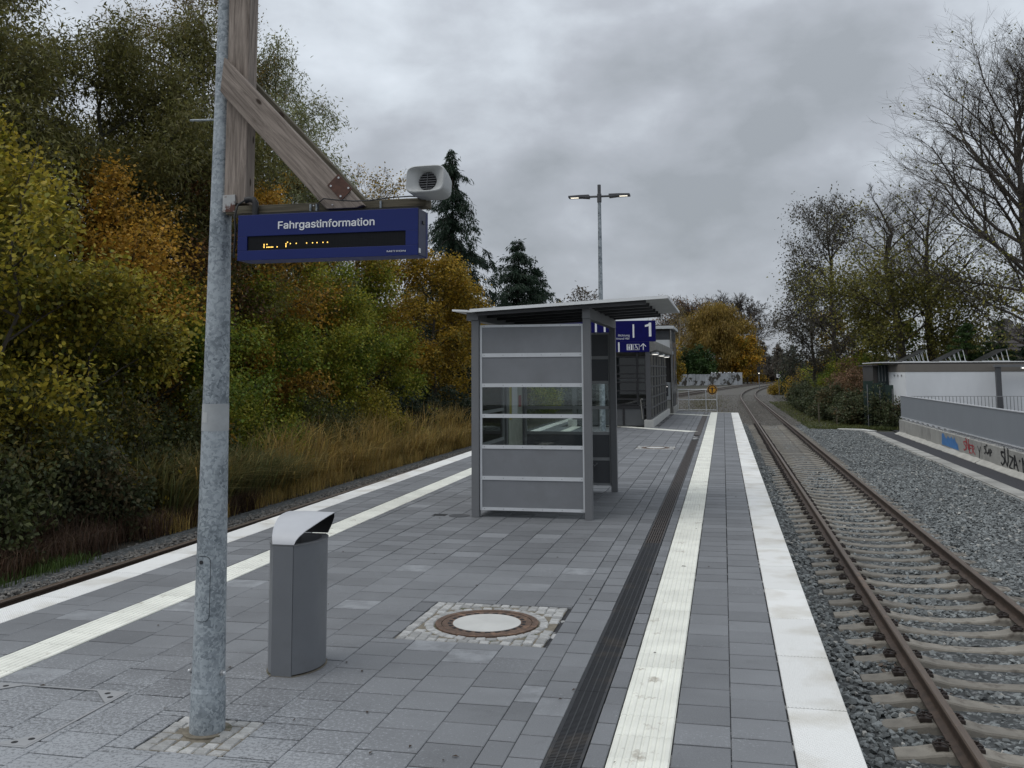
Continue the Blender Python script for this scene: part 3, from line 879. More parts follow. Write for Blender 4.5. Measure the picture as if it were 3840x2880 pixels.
for i in range(-3, 76):
    y = SL_PH + i * .6
    s_ = link('sleeper', sm, tr, (2.385 + rp.uniform(-.015, .015), y, -.921), (0, 0, rp.uniform(-.006, .006)))
    if 5 < y < 53:
        for off in (-.75, .75):
            for sd in (-1, 1):
                c = bpy.data.objects.new('rail_clip', cm); COL.objects.link(c); c.parent = s_
                c.location = (off + sd * .125, 0, .003); c.rotation_euler = (0, 0, 0 if sd < 0 else PI)
tm = MB().box(-1.25, 1.25, -.12, .12, -.1, 0).mesh('sleeper', M['tie'])
for i in range(70):
    y = SL_PH + (76 + i) * .6
    s_ = link('sleeper', tm, tr, (trackR(y), y, -.975 + rp.uniform(-.008, .004)), (0, 0, -max(0, y - 92) / 690))
tl = thing('railway_track', 'partly hidden railway track behind the left platform edge, curving to join the other', 'railway track', (-7.62, 7, -.92))
for off in (-.75, .75): rail_obj(tl, trackL, off, list(np.arange(2, 72, 6)) + list(np.arange(72, 300, 4)))
for i in range(0, 60):
    y = 8 + i * .6
    link('sleeper', sm, tl, (-7.55, y, -.921))
for i in range(60, 200):
    y = 8 + i * .6
    link('sleeper', tm, tl, (trackL(y), y, -.955))
# ------------------------------------------------------------------ steel pole with timber bracket, display and loudspeaker
PX, PY = -2.70, 4.80
def pr(z): return .0885 - .0115 * z
pole = thing('steel_pole', 'tall galvanised steel pole with access hatch, standing in a square of setts', 'pole', (PX, PY, 0))
b = MB(); zs = [0, .205, .206, .225, .226, 1, 2, 3, 4.2, 5.2]
b.tube([(PX, PY, z) for z in zs], [pr(z) + (.003 if .2055 <= z <= .2255 else 0) + (.003 if z < .21 else 0) for z in zs], 40)
b.build('shaft', M['galv'], pole, smooth=True)
def curved_patch(z0, z1, a0, a1, off, round_=0, n=12, m=14):
    """a sheet that follows the pole, angles measured from the camera side"""
    b = MB(); vs = []; fs = []
    tz = [0, .08, .2, .38, .6, 1]
    zz = [z0 + round_ * k for k in tz] + [z1 - round_ * k for k in tz[::-1]] if round_ else [z0 + (z1 - z0) * k / m for k in range(m + 1)]
    m = len(zz) - 1
    for i in range(m + 1):
        z = zz[i]
        e = min(z - z0, z1 - z)
        cut = 0 if e >= round_ else round_ - math.sqrt(max(0, round_ ** 2 - (round_ - e) ** 2))
        r = pr(z) + off; da = cut / r
        for k in range(n + 1):
            a = a0 + da + (a1 - a0 - 2 * da) * k / n
            vs.append((PX + r * math.sin(a), PY - r * math.cos(a), z))
    for i in range(m):
        for k in range(n): fs.append((i * (n + 1) + k, i * (n + 1) + k + 1, (i + 1) * (n + 1) + k + 1, (i + 1) * (n + 1) + k))
    return b.add(vs, fs)
curved_patch(.5685, .9045, -.622, .462, .0012, .031).build('hatch_gap', M['black'], pole, smooth=True)
hd = curved_patch(.571, .902, -.595, .435, .0026, .03).build('hatch', M['galv'], pole, smooth=True)
r = pr(.87) + .002
MB().tube([(PX - r * math.sin(.17), PY - r * math.cos(.17), .872), (PX - (r + .006) * math.sin(.17), PY - (r + .006) * math.cos(.17), .872)], .010, 12).build('lock', M['steel_k'], hd)
for s in (-1, 1):
    r = pr(.3)
    MB().tube([(PX + s * (r - .01), PY - .02, .30), (PX + s * (r + .022), PY - .02, .30)], .0085, 6).build('bolt', M['alu'], pole)
    MB().tube([(PX + s * (r + .001), PY - .02, .30), (PX + s * (r + .009), PY - .02, .30)], .016, 6).build('bolt_nut', M['alu_d'], pole)
band = curved_patch(1.555, 1.70, -2.2, 2.2, .0015, 0, 30).build('sticker_band', M['tag'], pole, smooth=True)
curved_patch(1.60, 1.655, -.62, -.12, .003, 0).build('number_plate', M['plastic'], band)
MB().tube([(PX - pr(3.28), PY, 3.28), (PX - .20, PY - .01, 3.283)], .006, 6).build('cable_pin', M['galv'], pole)

tb = thing('timber_bracket', 'weathered timber bracket with diagonal braces fixed to the steel pole above the display', 'bracket', (-2.6, 4.75, 2.75))
def plank(name, p0, p1, w, y0, y1, mat, cut0=None, cut1=None):
    """a board in a plane facing the camera; local X runs along it, cut0 / cut1 are the world corner points"""
    p0, p1 = Vector((p0[0], 0, p0[1])), Vector((p1[0], 0, p1[1]))
    ang = math.atan2(p1.z - p0.z, p1.x - p0.x); L = (p1 - p0).length
    poly = [(0, -w / 2), (L, -w / 2), (L, w / 2), (0, w / 2)]
    if cut0:
        def loc(q): d = Vector((q[0] - p0.x, q[1] - p0.z)); return (d.x * math.cos(ang) + d.y * math.sin(ang), -d.x * math.sin(ang) + d.y * math.cos(ang))
        poly = [loc(q) for q in cut0]
    me = MB().prism(poly, y0 - (y0 + y1) / 2, y1 - (y0 + y1) / 2, 'y').mesh('plank', mat)
    o = link(name, me, tb, (p0.x, (y0 + y1) / 2, p0.z), (0, -ang, 0))
    m = o.modifiers.new('bevel', 'BEVEL'); m.width = .004; m.segments = 2
    return o
plank('timber_post', (-2.583, 2.785), (-2.583, 4.7), .128, 4.735, 4.835, M['wood'])
plank('timber_beam', (-2.63, 2.746), (-1.49, 2.746), .045, 4.725, 4.835, M['wood_dark'])
plank('timber_brace', (-2.65, 3.49), (-1.92, 2.725), .14, 4.678, 4.728, M['wood'],
      [(-2.638, 3.595), (-2.656, 3.405), (-2.63, 3.372), (-2.022, 2.722), (-1.855, 2.722), (-1.815, 2.735)])
plank('timber_brace', (-2.60, 3.45), (-1.90, 2.77), .14, 4.842, 4.892, M['wood_dark'],
      [(-2.66, 3.628), (-2.66, 3.43), (-2.03, 2.772), (-1.845, 2.772)])
o = MB().box(-.058, .058, -.003, .003, -.043, .043).mesh('fixing_plate', M['rustdark'])
fp = link('fixing_plate', o, tb, (-1.945, 4.674, 2.835), (0, .80, 0))
for (x, z) in ((-.04, -.03), (.04, -.03), (-.04, .03), (.04, .03)):
    s = bpy.data.objects.new('screw', MB().tube([(0, -.003, 0), (0, -.007, 0)], .0055, 8).mesh('screw', M['alu'])); COL.objects.link(s); s.parent = fp; s.location = (x, 0, z)
MB().box(-2.647, -2.575, 4.722, 4.733, 2.738, 2.832).build('fixing_plate', M['rustplate'], tb)
for x in (-1.985, -2.09):
    MB().tube([(x, 4.673, 2.742), (x, 4.668, 2.742)], .004, 6).build('screw', M['alu'], tb)

# display box
sg = thing('information_display', 'blue passenger information display with a dot matrix window, hanging under the timber beam', 'sign', (-2.0, 4.7, 2.46))
X0, X1, Y0, Y1, Z0, Z1 = -2.497, -1.497, 4.62, 4.776, 2.455, 2.697
b = MB()
sx0, sx1, sz0, sz1 = -2.443, -1.563, 2.507, 2.583
b.box(X0, X1, Y0 + .012, Y1, Z0, Z1)
for (a, c, d, e) in ((X0, X1, sz1, Z1), (X0, X1, Z0, sz0), (X0, sx0, sz0, sz1), (sx1, X1, sz0, sz1)): b.box(a, c, Y0, Y0 + .0115, d, e)
b.build('case', M['blue'], sg, bevel=.0015)
BOX('screen', M['screen'], sg, sx0, sx1, Y0 + .008, Y0 + .0115, sz0, sz1)
b = MB()
nx, nz = 104, 9
def dot(b, x, z, r, y):
    b.add([(x + r * math.cos(k * PI / 3), y, z + r * math.sin(k * PI / 3)) for k in range(6)], [(0, 1, 2, 3, 4, 5)])
for i in range(nx):
    for k in range(nz): dot(b, sx0 + .012 + i * (sx1 - sx0 - .024) / (nx - 1), sz0 + .008 + k * (sz1 - sz0 - .016) / (nz - 1), .0026, Y0 + .0075)
tag(b.build('dot_grid', M['dotoff'], sg), kind='stuff')
b = MB(); dx = (sx1 - sx0 - .024) / (nx - 1); dz = (sz1 - sz0 - .016) / (nz - 1)
LIT = [(10, 1), (10, 2), (10, 3), (12, 1), (12, 3), (13, 1), (14, 1), (15, 1), (16, 1), (19, 1), (25, 1), (25, 2), (26, 4), (25, 3), (28, 3), (32, 3), (39, 3), (43, 3), (46, 3), (50, 3), (53, 3)]
for (i, k) in LIT: dot(b, sx0 + .012 + i * dx, sz0 + .008 + k * dz, .0036, Y0 + .007)
tag(b.build('lit_dots', M['led'], sg), kind='stuff')
TEXT('lettering', 'Fahrgastinformation', .074, M['white'], sg, (-2.266, Y0 - .001, 2.617), .536, bold=.0008)
TEXT('maker_lettering', 'MITRON', .016, M['white'], sg, (-1.662, Y0 - .001, 2.474), .10)
BOX('side_panel', M['blue_s'], sg, X1, X1 + .003, Y0 + .004, Y1 - .03, Z0 + .004, Z1 - .004)
BOX('side_panel', M['blue'], sg, X1, X1 + .004, Y1 - .028, Y1, Z0, Z1 - .01)
BOX('latch', M['steel_k'], sg, X1 + .003, X1 + .008, Y0 + .06, Y0 + .09, 2.622, 2.638)
BOX('side_label', M['white'], sg, X1 + .003, X1 + .004, Y0 + .006, Y0 + .035, 2.468, 2.492)
for x in (-2.13, -2.095, -1.735):
    MB().tube([(x, 4.72, Z1 - .005), (x, 4.72, 2.76)], .006, 6).build('hanger_bolt', M['galv'], sg)
BOX('hanger_strap', M['plastic_d'], sg, -2.44, -1.52, 4.70, 4.715, Z1 + .002, Z1 + .022)

cb = thing('power_cable', 'black cable looping from a conduit elbow down beside the blue display', 'cable', (-2.52, 4.68, 2.6))
b = MB()
b.tube([(-2.44, 4.70, 2.70), (-2.44, 4.70, 2.775), (-2.452, 4.70, 2.793), (-2.475, 4.70, 2.798), (-2.50, 4.69, 2.79)], .0175, 12)
b.build('conduit_elbow', M['cable'], cb, smooth=True)
pts = [(-2.50, 4.69, 2.79), (-2.528, 4.67, 2.765), (-2.54, 4.66, 2.70), (-2.532, 4.66, 2.63), (-2.535, 4.66, 2.56), (-2.545, 4.67, 2.50), (-2.56, 4.70, 2.485)]
MB().tube(pts, .0055, 8).build('cable', M['cable'], cb, smooth=True)
MB().tube([(-2.06, 4.665, 2.70), (-2.06, 4.665, 2.755), (-2.03, 4.66, 2.775), (-1.95, 4.65, 2.762), (-1.86, 4.645, 2.752), (-1.78, 4.655, 2.752), (-1.66, 4.67, 2.766), (-1.56, 4.68, 2.77), (-1.47, 4.70, 2.765)], .0035, 6).build('thin_wire', M['cable'], cb, smooth=True)

# horn loudspeaker
sp = thing('loudspeaker', 'pale grey horn loudspeaker mounted at the end of the timber beam', 'loudspeaker', (-1.45, 4.7, 2.77))
def squircle(w, h, n=40, e=3.6):
    pts = []; w *= 1.1; h *= 1.15; e = e if e < 2.5 else e * 1.25
    for k in range(n):
        t = 2 * PI * k / n; c, s = math.cos(t), math.sin(t)
        pts.append((w / 2 * math.copysign(abs(c) ** (2 / e), c), h / 2 * math.copysign(abs(s) ** (2 / e), s)))
    return pts
def loft(secs, n=40, ends=True):
    b = MB(); vs = []
    for (y, w, h, e, zc) in secs:
        vs += [(p[0], y, p[1] + zc) for p in squircle(w, h, n, e)]
    fs = [(i * n + k, i * n + (k + 1) % n, (i + 1) * n + (k + 1) % n, (i + 1) * n + k) for i in range(len(secs) - 1) for k in range(n)]
    if ends: fs.append(tuple((len(secs) - 1) * n + k for k in range(n)))
    return b.add(vs, fs)
tilt = Matrix.Rotation(-.06, 4, 'Z') @ Matrix.Rotation(-.17, 4, 'X')
def spk(name, b, mat):
    o = link(name, b.mesh(name, mat, smooth=True), sp, (-1.455, 4.60, 2.842)); o.rotation_euler = tilt.to_euler()
    m = o.modifiers.new('split', 'EDGE_SPLIT'); m.split_angle = math.radians(40); return o
SK = 1.12
shell = [(.045, .085, .085, 2, 0), (.04, .092, .086, 2.0, 0), (.02, .128, .095, 3.4, 0), (.002, .170, .110, 4.4, 0), (-.003, .18, .118, 3.8, 0), (0, .188, .126, 3.8, 0), (.01, .19, .128, 3.8, 0), (.08, .184, .122, 3.6, 0), (.15, .168, .110, 3.2, 0), (.175, .15, .095, 3, 0), (.185, .11, .07, 2.6, 0)]
spk('horn_shell', loft(shell), M['plastic'])
b = MB(); b.tube([(0, .044, 0), (0, .05, 0)], .050, 28); spk('driver_grille', b, M['black'])
b = MB()
for i in range(7):
    z = -.039 + i * .013; w = math.sqrt(.047 ** 2 - z * z); b.box(-w, w, .036, .044, z - .0022, z + .0022)
b.box(-.0015, .0015, .033, .036, -.043, .043)
tag(spk('grille_bars', b, M['anthr_d']), kind='stuff')
BOX('mounting_foot', M['plastic_d'], sp, -1.52, -1.44, 4.70, 4.80, 2.765, 2.785)
MB().tube([(-1.46, 4.72, 2.78), (-1.445, 4.70, 2.80)], .012, 8).build('mounting_pivot', M['rustdark'], sp)

# ------------------------------------------------------------------ litter bin
bn = thing('litter_bin', 'grey litter bin with a pale curved hood standing beside the steel pole', 'bin', (-2.715, 5.92, 0))
BX, BY = -2.715, 5.70
def bin_outline(k=1.0, n=16, back=.44):
    pts = []
    for i in range(n + 1):                         # right side, front to back
        v = back * i / n; s = 1 - abs((v - .23) / .23) ** 2.3
        pts.append((.07 + .098 * max(0, s), v))
    pts = pts + [(-x, v) for x, v in pts[::-1]]
    return [(BX + x * k, BY + .22 + (v - .22) * k) for x, v in pts]
ol = bin_outline()
n = len(ol) // 2
def wall_strip(pts, z0, z1, th=.004):
    b = MB(); m = len(pts); cx = BX
    vs = []
    for (x, y) in pts: vs += [(x, y, z0), (x, y, z1), (x - (x - cx) * .03, y, z1), (x - (x - cx) * .03, y, z0)]
    fs = []
    for i in range(m - 1):
        for k in range(4): fs.append((4 * i + k, 4 * i + (k + 1) % 4, 4 * i + 4 + (k + 1) % 4, 4 * i + 4 + k))
    fs += [(0, 1, 2, 3), (4 * m - 4, 4 * m - 3, 4 * m - 2, 4 * m - 1)]
    return b.add(vs, fs)
wall_strip(ol[:n], .012, .788).build('side_shell', M['bin'], bn, smooth=True)
wall_strip(ol[n:], .012, .788).build('side_shell', M['bin'], bn, smooth=True)
BOX('front_panel', M['bin'], bn, BX - .0685, BX + .0665, BY - .006, BY + .006, 0, .786, bevel=.002)
BOX('back_panel', M['bin'], bn, BX - .07, BX + .07, BY + .436, BY + .446, 0, .788)
rim = bin_outline(1.025); inn = bin_outline(.80)
b = MB(); m = len(rim); vs = []
for p, q in zip(rim, inn): vs += [(p[0], p[1], .788), (p[0], p[1], .796), (q[0], q[1], .796), (q[0], q[1], .70)]
fs = []
for i in range(m):
    j = (i + 1) % m
    for k in range(3): fs.append((4 * i + k, 4 * j + k, 4 * j + k + 1, 4 * i + k + 1))
b.add(vs, fs).build('rim', M['anthr'], bn)
MB().prism(bin_outline(.84), .69, .70, 'z').build('liner', M['black'], bn)
MB().prism(bin_outline(1.04), .0005, .003, 'z').build('base_plate', M['moss'], bn)
# the hood: one bent sheet, narrow at the front rim, widest over the opening
path = [(-.004, .797, .072), (.006, .818, .079), (.03, .842, .092), (.08, .873, .112), (.15, .903, .136), (.23, .927, .156), (.31, .942, .167), (.375, .947, .166), (.42, .936, .160), (.445, .905, .150), (.45, .86, .132), (.446, .80, .105)]
b = MB(); vs = []; q = 9
for off in (0, .004):
    for i, (v, z, hw) in enumerate(path):
        for k in range(q):
            t = -1 + 2 * k / (q - 1)
            vs.append((BX + t * hw, BY + v - off * (1 if v < .1 else (-1 if v > .4 else 0)), z + off * (1 if .0 < v < .43 else 0) - .012 * t * t * max(0, min(1, (v - .02) / .15)) * (1 if v < .42 else 0)))
N1 = len(path) * q; fs = []
inner_f = []
for i in range(len(path) - 1):
    for k in range(q - 1):
        a = (i * q + k, i * q + k + 1, (i + 1) * q + k + 1, (i + 1) * q + k)
        inner_f.append(a); fs.append(tuple(x + N1 for x in a[::-1]))
    for k in (0, q - 1): fs.append((i * q + k, (i + 1) * q + k, (i + 1) * q + k + N1, i * q + k + N1))
b.add(vs, fs); b.cur = 1
for f in inner_f: b.f.append(f); b.mi.append(1)
b.build('hood', [M['hood'], M['plastic_d']], bn, smooth=True)  # inner faces blackened: the shade under the hood is in the colour

# ------------------------------------------------------------------ waiting shelter
sh = thing('waiting_shelter', 'grey waiting shelter with glass and laminate panels under a tilted roof', 'shelter', (-2.45, 13.7, 0))
FY, BYY = 12.27, 15.2
XL0, XL1, XR0, XR1 = -3.232, -3.132, -1.752, -1.655
for (a, c) in ((XL0, XL1), (XR0, XR1)):
    for y in (FY, BYY): BOX('post', M['anthr'], sh, a, c, y, y + .10, 0, 2.54, bevel=.004)
for y in (13.93, ): BOX('post', M['anthr'], sh, XL0, XL1, y, y + .10, 0, 2.54, bevel=.004)
BOX('roof_beam', M['anthr'], sh, -3.293, -3.135, FY - .02, BYY + .12, 2.543, 2.642, bevel=.004)
BOX('roof_beam', M['anthr'], sh, -1.757, -1.655, FY - .003, BYY + .12, 2.543, 2.69, bevel=.004)
BOX('base_box', M['anthr'], sh, -1.70, -1.66, BYY - .006, BYY - .001, 1.36, 1.39)
def wall_panels(y, mats, fr, left, right, inner):
    """frame with six bays in a wall facing the camera"""
    zr = [.09, .476, .875, 1.272, 1.669, 2.058, 2.45]; zt = [.127, .524, .922, 1.321, 1.717, 2.109, 2.481]
    BOX('frame_stile', fr, sh, left, left + .03, y, y + .035, .09, 2.48)
    BOX('frame_stile', fr, sh, right - .022, right, y, y + .035, .09, 2.48)
    for z0, z1 in zip(zr, zt): BOX('frame_bar', fr, sh, left + .0305, right - .0225, y - .002, y + .037, z0, z1)
    for i in range(6):
        g = mats[i] == 'glass'
        BOX('glass_pane' if g else 'panel', M['glass'] if g else M[mats[i]], sh, left + .031, right - .023, y + (.014 if g else .008), y + (.020 if g else .022), zt[i] + .0005, zr[i + 1] - .0005)
    if inner: return
    b = MB()
    for z0, z1 in zip(zr, zt):
        for k in range(6):
            x = left + .06 + k * (right - left - .10) / 5; z = (z0 + z1) / 2
            b.add([(x + .005 * math.cos(a * PI / 3), y - .003, z + .005 * math.sin(a * PI / 3)) for a in range(6)], [(0, 1, 2, 3, 4, 5)])
    tag(b.build('screw_heads', M['screw'], sh), kind='stuff')
wall_panels(FY + .03, ['panel', 'panel', 'glass', 'glass', 'panel', 'panel'], M['alu'], -3.125, -1.753, False)
wall_panels(BYY + .03, ['panel_shaded', 'panel_shaded', 'glass', 'glass', 'panel_shaded', 'panel_shaded'], M['alu_d'], -3.125, -1.753, True)  # back wall panels and frames coloured darker to stand for shadow
zr = [.09, .875, 1.30, 2.45]; zt = [.127, .92, 1.345, 2.481]
for (y0, y1) in ((FY + .105, 13.925), (14.035, BYY - .005)):
    for yy in (y0, y1 - .03): BOX('frame_stile', M['alu_d'], sh, -3.20, -3.165, yy, yy + .03, .09, 2.48)
    for a, c in zip(zr, zt): BOX('frame_bar', M['alu_d'], sh, -3.20, -3.165, y0 + .0305, y1 - .0305, a, c)
    for i in range(3): BOX('panel' if i == 0 else 'glass_pane', M['panel_shaded'] if i == 0 else M['glass'], sh, -3.187, -3.181, y0 + .031, y1 - .031, zt[i] + .0005, zr[i + 1] - .0005)
# roof: slopes up towards the track
def rz(x): return 2.648 + (x + 3.2) * .0498
b = MB(); b.prism([(-3.205, rz(-3.205)), (-.655, rz(-.655)), (-.655, rz(-.655) + .026), (-3.205, rz(-3.205) + .026)], 12.09, 15.28, 'y'); b.build('roof_sheet', M['roof_u'], sh)
b = MB(); b.prism([(-3.205, rz(-3.205) - .006), (-.65, rz(-.65) - .006), (-.65, rz(-.65) + .034), (-3.205, rz(-3.205) + .034)], 12.072, 12.088, 'y'); b.build('roof_trim', M['roof_w'], sh)
b = MB(); b.prism([(-.6545, rz(-.655) - .004), (-.645, rz(-.655) - .004), (-.645, rz(-.655) + .03), (-.6545, rz(-.655) + .03)], 12.09, 15.28, 'y'); b.build('roof_trim', M['roof_w'], sh)
for i in range(6):
    y = 12.16 + i * .585
    b = MB(); x1 = -.93
    b.prism([(-3.13, rz(-3.13) - .052), (x1, rz(x1) - .052), (x1, rz(x1) - .001), (-3.13, rz(-3.13) - .001)], y, y + .07, 'y'); b.build('roof_rib', M['rib'], sh)
b = MB(); b.prism([(-3.44, 2.658), (-3.235, 2.646), (-3.235, 2.670), (-3.44, 2.682)], 12.075, 15.28, 'y'); b.build('roof_wing', M['roof_w'], sh)
BOX('roof_gutter', M['roof_w'], sh, -3.234, -3.206, 12.085, 15.27, 2.642, 2.648)
nb = thing('notice_case', 'pale timetable case with a yellow stripe inside the left wall of the shelter', 'notice board', (-3.12, 14.6, .9))
BOX('case_back', M['poster'], nb, -3.162, -3.14, 14.12, 15.10, .70, 1.95)
BOX('timetable_sheet', M['poster_y'], nb, -3.139, -3.137, 14.16, 14.30, 1.15, 1.85)
BOX('timetable_sheet', M['white'], nb, -3.139, -3.137, 14.34, 14.72, 1.2, 1.7)
BOX('timetable_sheet', M['poster_r'], nb, -3.139, -3.137, 14.80, 15.02, 1.32, 1.5)
be = thing('bench', 'dark slatted bench against the back wall inside the grey shelter', 'bench', (-2.5, 14.8, 0))
for i in range(4): BOX('seat_slat', M['anthr_d'], be, -2.95, -1.95, 14.72 + i * .10, 14.80 + i * .10, .43, .455)
for x in (-2.8, -2.1): BOX('leg', M['anthr_d'], be, x, x + .05, 14.74, 15.1, 0, .428)
t = thing('drain_lid', 'small dark drain lid in the paving beside the left shelter post', 'drain cover', (-3.45, 12.35, 0))
MB().cyl(-3.42, 12.36, -.01, .003, .14, 24).build('lid', M['grate'], t)
BOX('lid_frame', M['black'], t, -3.78, -3.60, 12.30, 12.46, -.01, .002)

# ------------------------------------------------------------------ lamp post with the track sign
LX, LY = -3.79, 30.76
lp = thing('lamp_post', 'tall twin headed steel lamp post rising behind the shelter', 'lamp post', (LX, LY, 0))
MB().tube([(LX, LY, z) for z in (0, 2, 4, 6, 7.35)], [.095, .085, .073, .062, .054], 20).build('shaft', M['galv2'], lp, smooth=True)
MB().tube([(LX, LY, 7.34), (LX, LY, 7.36), (LX, LY, 7.63), (LX, LY, 7.64), (LX, LY, 7.93)], [.06, .072, .072, .056, .056], 16).build('top_sleeve', M['anthr_d'], lp)
for s in (-1, 1):
    MB().tube([(LX + s * .07, LY, 7.545), (LX + s * .34, LY, 7.545)], .036, 10).build('arm', M['anthr_d'], lp)
    hd = MB()
    hd.prism([(LX + s * .32, 7.49), (LX + s * .58, 7.515), (LX + s * 1.0, 7.52), (LX + s * 1.0, 7.585), (LX + s * .62, 7.60), (LX + s * .32, 7.60)], LY - .16, LY + .16, 'y')
    h_ = hd.build('lamp_head', M['anthr_d'], lp, bevel=.01)
    a, c = sorted((LX + s * .66, LX + s * .93))
    for i in range(5): BOX('led_strip', M['lamp'], h_, a + .008 + i * .052, a + .052 + i * .052, LY - .145, LY - .02, 7.508, 7.516)

ts = thing('track_sign', 'dark blue platform sign with a white number 1 above a lift and wheelchair arrow panel', 'sign', (-3.6, 30.55, 2.8))
SY = 30.52
BOX('upper_panel', M['blue2'], ts, -5.50, -2.045, SY, SY + .08, 2.803, 3.468, bevel=.004)
BOX('lower_panel', M['blue2'], ts, -5.30, -2.25, SY, SY + .08, 2.475, 2.80, bevel=.004)
MB().prism([(-2.255, 2.962), (-2.178, 2.962), (-2.178, 3.398), (-2.24, 3.398), (-2.275, 3.352), (-2.375, 3.325), (-2.375, 3.262), (-2.255, 3.288)], SY - .005, SY - .001, 'y').build('number', M['white'], ts)
TEXT('lettering', 'Richtung', .125, M['white'], ts, (-2.868, SY - .004, 2.975), .355, 'RIGHT')
TEXT('lettering', 'Dortmund Hbf', .125, M['white'], ts, (-2.868, SY - .004, 2.875), .56, 'RIGHT')
BOX('divider', M['white'], ts, -2.765, -2.715, SY - .005, SY - .001, 2.93, 3.35)
BOX('divider', M['white'], ts, -3.232, -3.185, SY - .005, SY - .001, 2.48, 2.79)
for x in (-3.93, -3.65): BOX('hanger', M['white'], ts, x - .03, x + .03, SY - .008, SY - .001, 3.12, 3.44)
for z in (2.9, 3.3):
    MB().ring(LX, LY, z, z + .05, .086, .10, 24).build('pole_clamp', M['galv2'], ts)
    BOX('clamp_arm', M['galv2'], ts, LX - .03, LX + .03, SY + .081, LY - .086, z, z + .05)
def stroke(b, pts, w, y):
    for (x0, z0), (x1, z1) in zip(pts[:-1], pts[1:]):
        d = Vector((x1 - x0, z1 - z0)); 
        if d.length < 1e-6: continue
        d.normalize(); nrm = Vector((-d.y, d.x)) * w / 2; e = d * w * .35
        q = [(x0 - e.x - nrm.x, z0 - e.y - nrm.y), (x1 + e.x - nrm.x, z1 + e.y - nrm.y), (x1 + e.x + nrm.x, z1 + e.y + nrm.y), (x0 - e.x + nrm.x, z0 - e.y + nrm.y)]
        b.add([(p[0], y, p[1]) for p in q], [(0, 1, 2, 3)])
yy = SY - .004
b = MB(); stroke(b, [(-2.44, 2.545), (-2.44, 2.735)], .022, yy); stroke(b, [(-2.52, 2.655), (-2.44, 2.74), (-2.36, 2.655)], .022, yy - .0005); b.build('arrow', M['white'], ts)
def frame(b, x0, x1, z0, z1, w, y): stroke(b, [(x0, z0), (x1, z0), (x1, z1), (x0, z1), (x0, z0)], w, y)
b = MB(); frame(b, -2.955, -2.80, 2.545, 2.72, .010, yy); frame(b, -2.79, -2.765, 2.545, 2.72, .006, yy)
b.box(-2.95, -2.93, yy, yy + .002, 2.55, 2.715); b.box(-2.83, -2.805, yy, yy + .002, 2.55, 2.715)
b.box(-2.905, -2.86, yy - .001, yy, 2.585, 2.655); b.box(-2.90, -2.886, yy - .001, yy, 2.552, 2.59); b.box(-2.88, -2.866, yy - .001, yy, 2.552, 2.59)
b.add([(-2.882 + .017 * math.cos(k * PI / 5), yy - .001, 2.682 + .017 * math.sin(k * PI / 5)) for k in range(10)], [tuple(range(10))])
b.build('lift_pictogram', M['white'], ts)
b = MB(); frame(b, -2.745, -2.565, 2.545, 2.72, .010, yy)
stroke(b, [(-2.665 + .042 * math.cos(t), 2.592 + .042 * math.sin(t)) for t in np.linspace(2.3, 6.0, 12)], .013, yy)
stroke(b, [(-2.672, 2.675), (-2.665, 2.615), (-2.625, 2.615), (-2.605, 2.57)], .017, yy - .0005); stroke(b, [(-2.668, 2.65), (-2.628, 2.648)], .011, yy - .001)
b.add([(-2.676 + .016 * math.cos(k * PI / 5), yy - .001, 2.695 + .016 * math.sin(k * PI / 5)) for k in range(10)], [tuple(range(10))])
b.build('wheelchair_pictogram', M['white'], ts)

# ------------------------------------------------------------------ glazed stairway and lift tower
st = thing('stair_enclosure', 'glazed steel stairway enclosure with a metal fascia roof in front of the lift tower', 'stairway', (-3.7, 37.5, 0))
for (a, c) in ((-2.65, -2.34), (-5.25, -4.94)): BOX('plinth', M['concrete2'], st, a, c, 32.93, 43.2, -.02, .24, bevel=.01)
for x in (-2.575, -5.10): BOX('corner_post', M['anthr_d'], st, x, x + .16, 32.97, 33.13, .24, 2.52, bevel=.004)
for y in (42.2, 38): BOX('corner_post', M['steel_k'], st, -5.10, -4.94, y, y + .15, .24, 2.52)
BOX('corner_post', M['steel_k'], st, -2.575, -2.43, 42.35, 42.5, .24, 2.52)
zb = [.245, .60, .955, 1.31, 1.665, 2.03, 2.42]
yb = [33.2 + i * 1.5 for i in range(7)]
for i, z in enumerate(zb): BOX('glazing_bar', M['anthr_d'], st, -2.475, -2.405, 33.14, 42.34, z, z + .055)
for y in yb[1:]: BOX('mullion', M['anthr_d'], st, -2.47, -2.41, y - .03, y + .03, .245, 2.50)
for i in range(6):
    for k in range(6):
        BOX('glass_pane', M['glass_dark'], st, -2.445, -2.437, yb[k] + .03, yb[k + 1] - .03, zb[i] + .06, zb[i + 1] - .005)
        BOX('glazing_clip', M['fascia'], st, -2.46, -2.40, yb[k] + .68, yb[k] + .76, zb[i] + .055, zb[i + 1] + .0)
for z in (2.36, 2.07, 1.785, 1.635, 1.495, 1.21, .93): BOX('front_bar', M['steel_k'], st, -4.93, -2.58, 33.02, 33.08, z - .022, z + .028)
BOX('front_bar', M['steel_k'], st, -4.93, -2.58, 33.0, 33.08, .62, .70); BOX('front_bar', M['steel_k'], st, -4.93, -2.58, 33.0, 33.08, .735, .765)
for x in (-2.89, -3.9): BOX('front_mullion', M['steel_k'], st, x, x + .06, 33.01, 33.09, .70, 2.52)
for x in (-3.37, -4.2): BOX('front_mullion', M['steel_k'], st, x, x + .05, 33.0, 33.05, .03, .62)
for x0, x1 in ((-4.92, -4.16), (-4.14, -3.38), (-3.31, -2.66)): BOX('parapet_panel', M['inner'], st, x0, x1, 33.03, 33.05, .04, .61)
for x0, x1 in ((-4.92, -3.91), (-3.83, -2.90), (-2.82, -2.58)): BOX('glass_pane', M['glass_dark'], st, x0, x1, 33.045, 33.053, .77, 2.33)
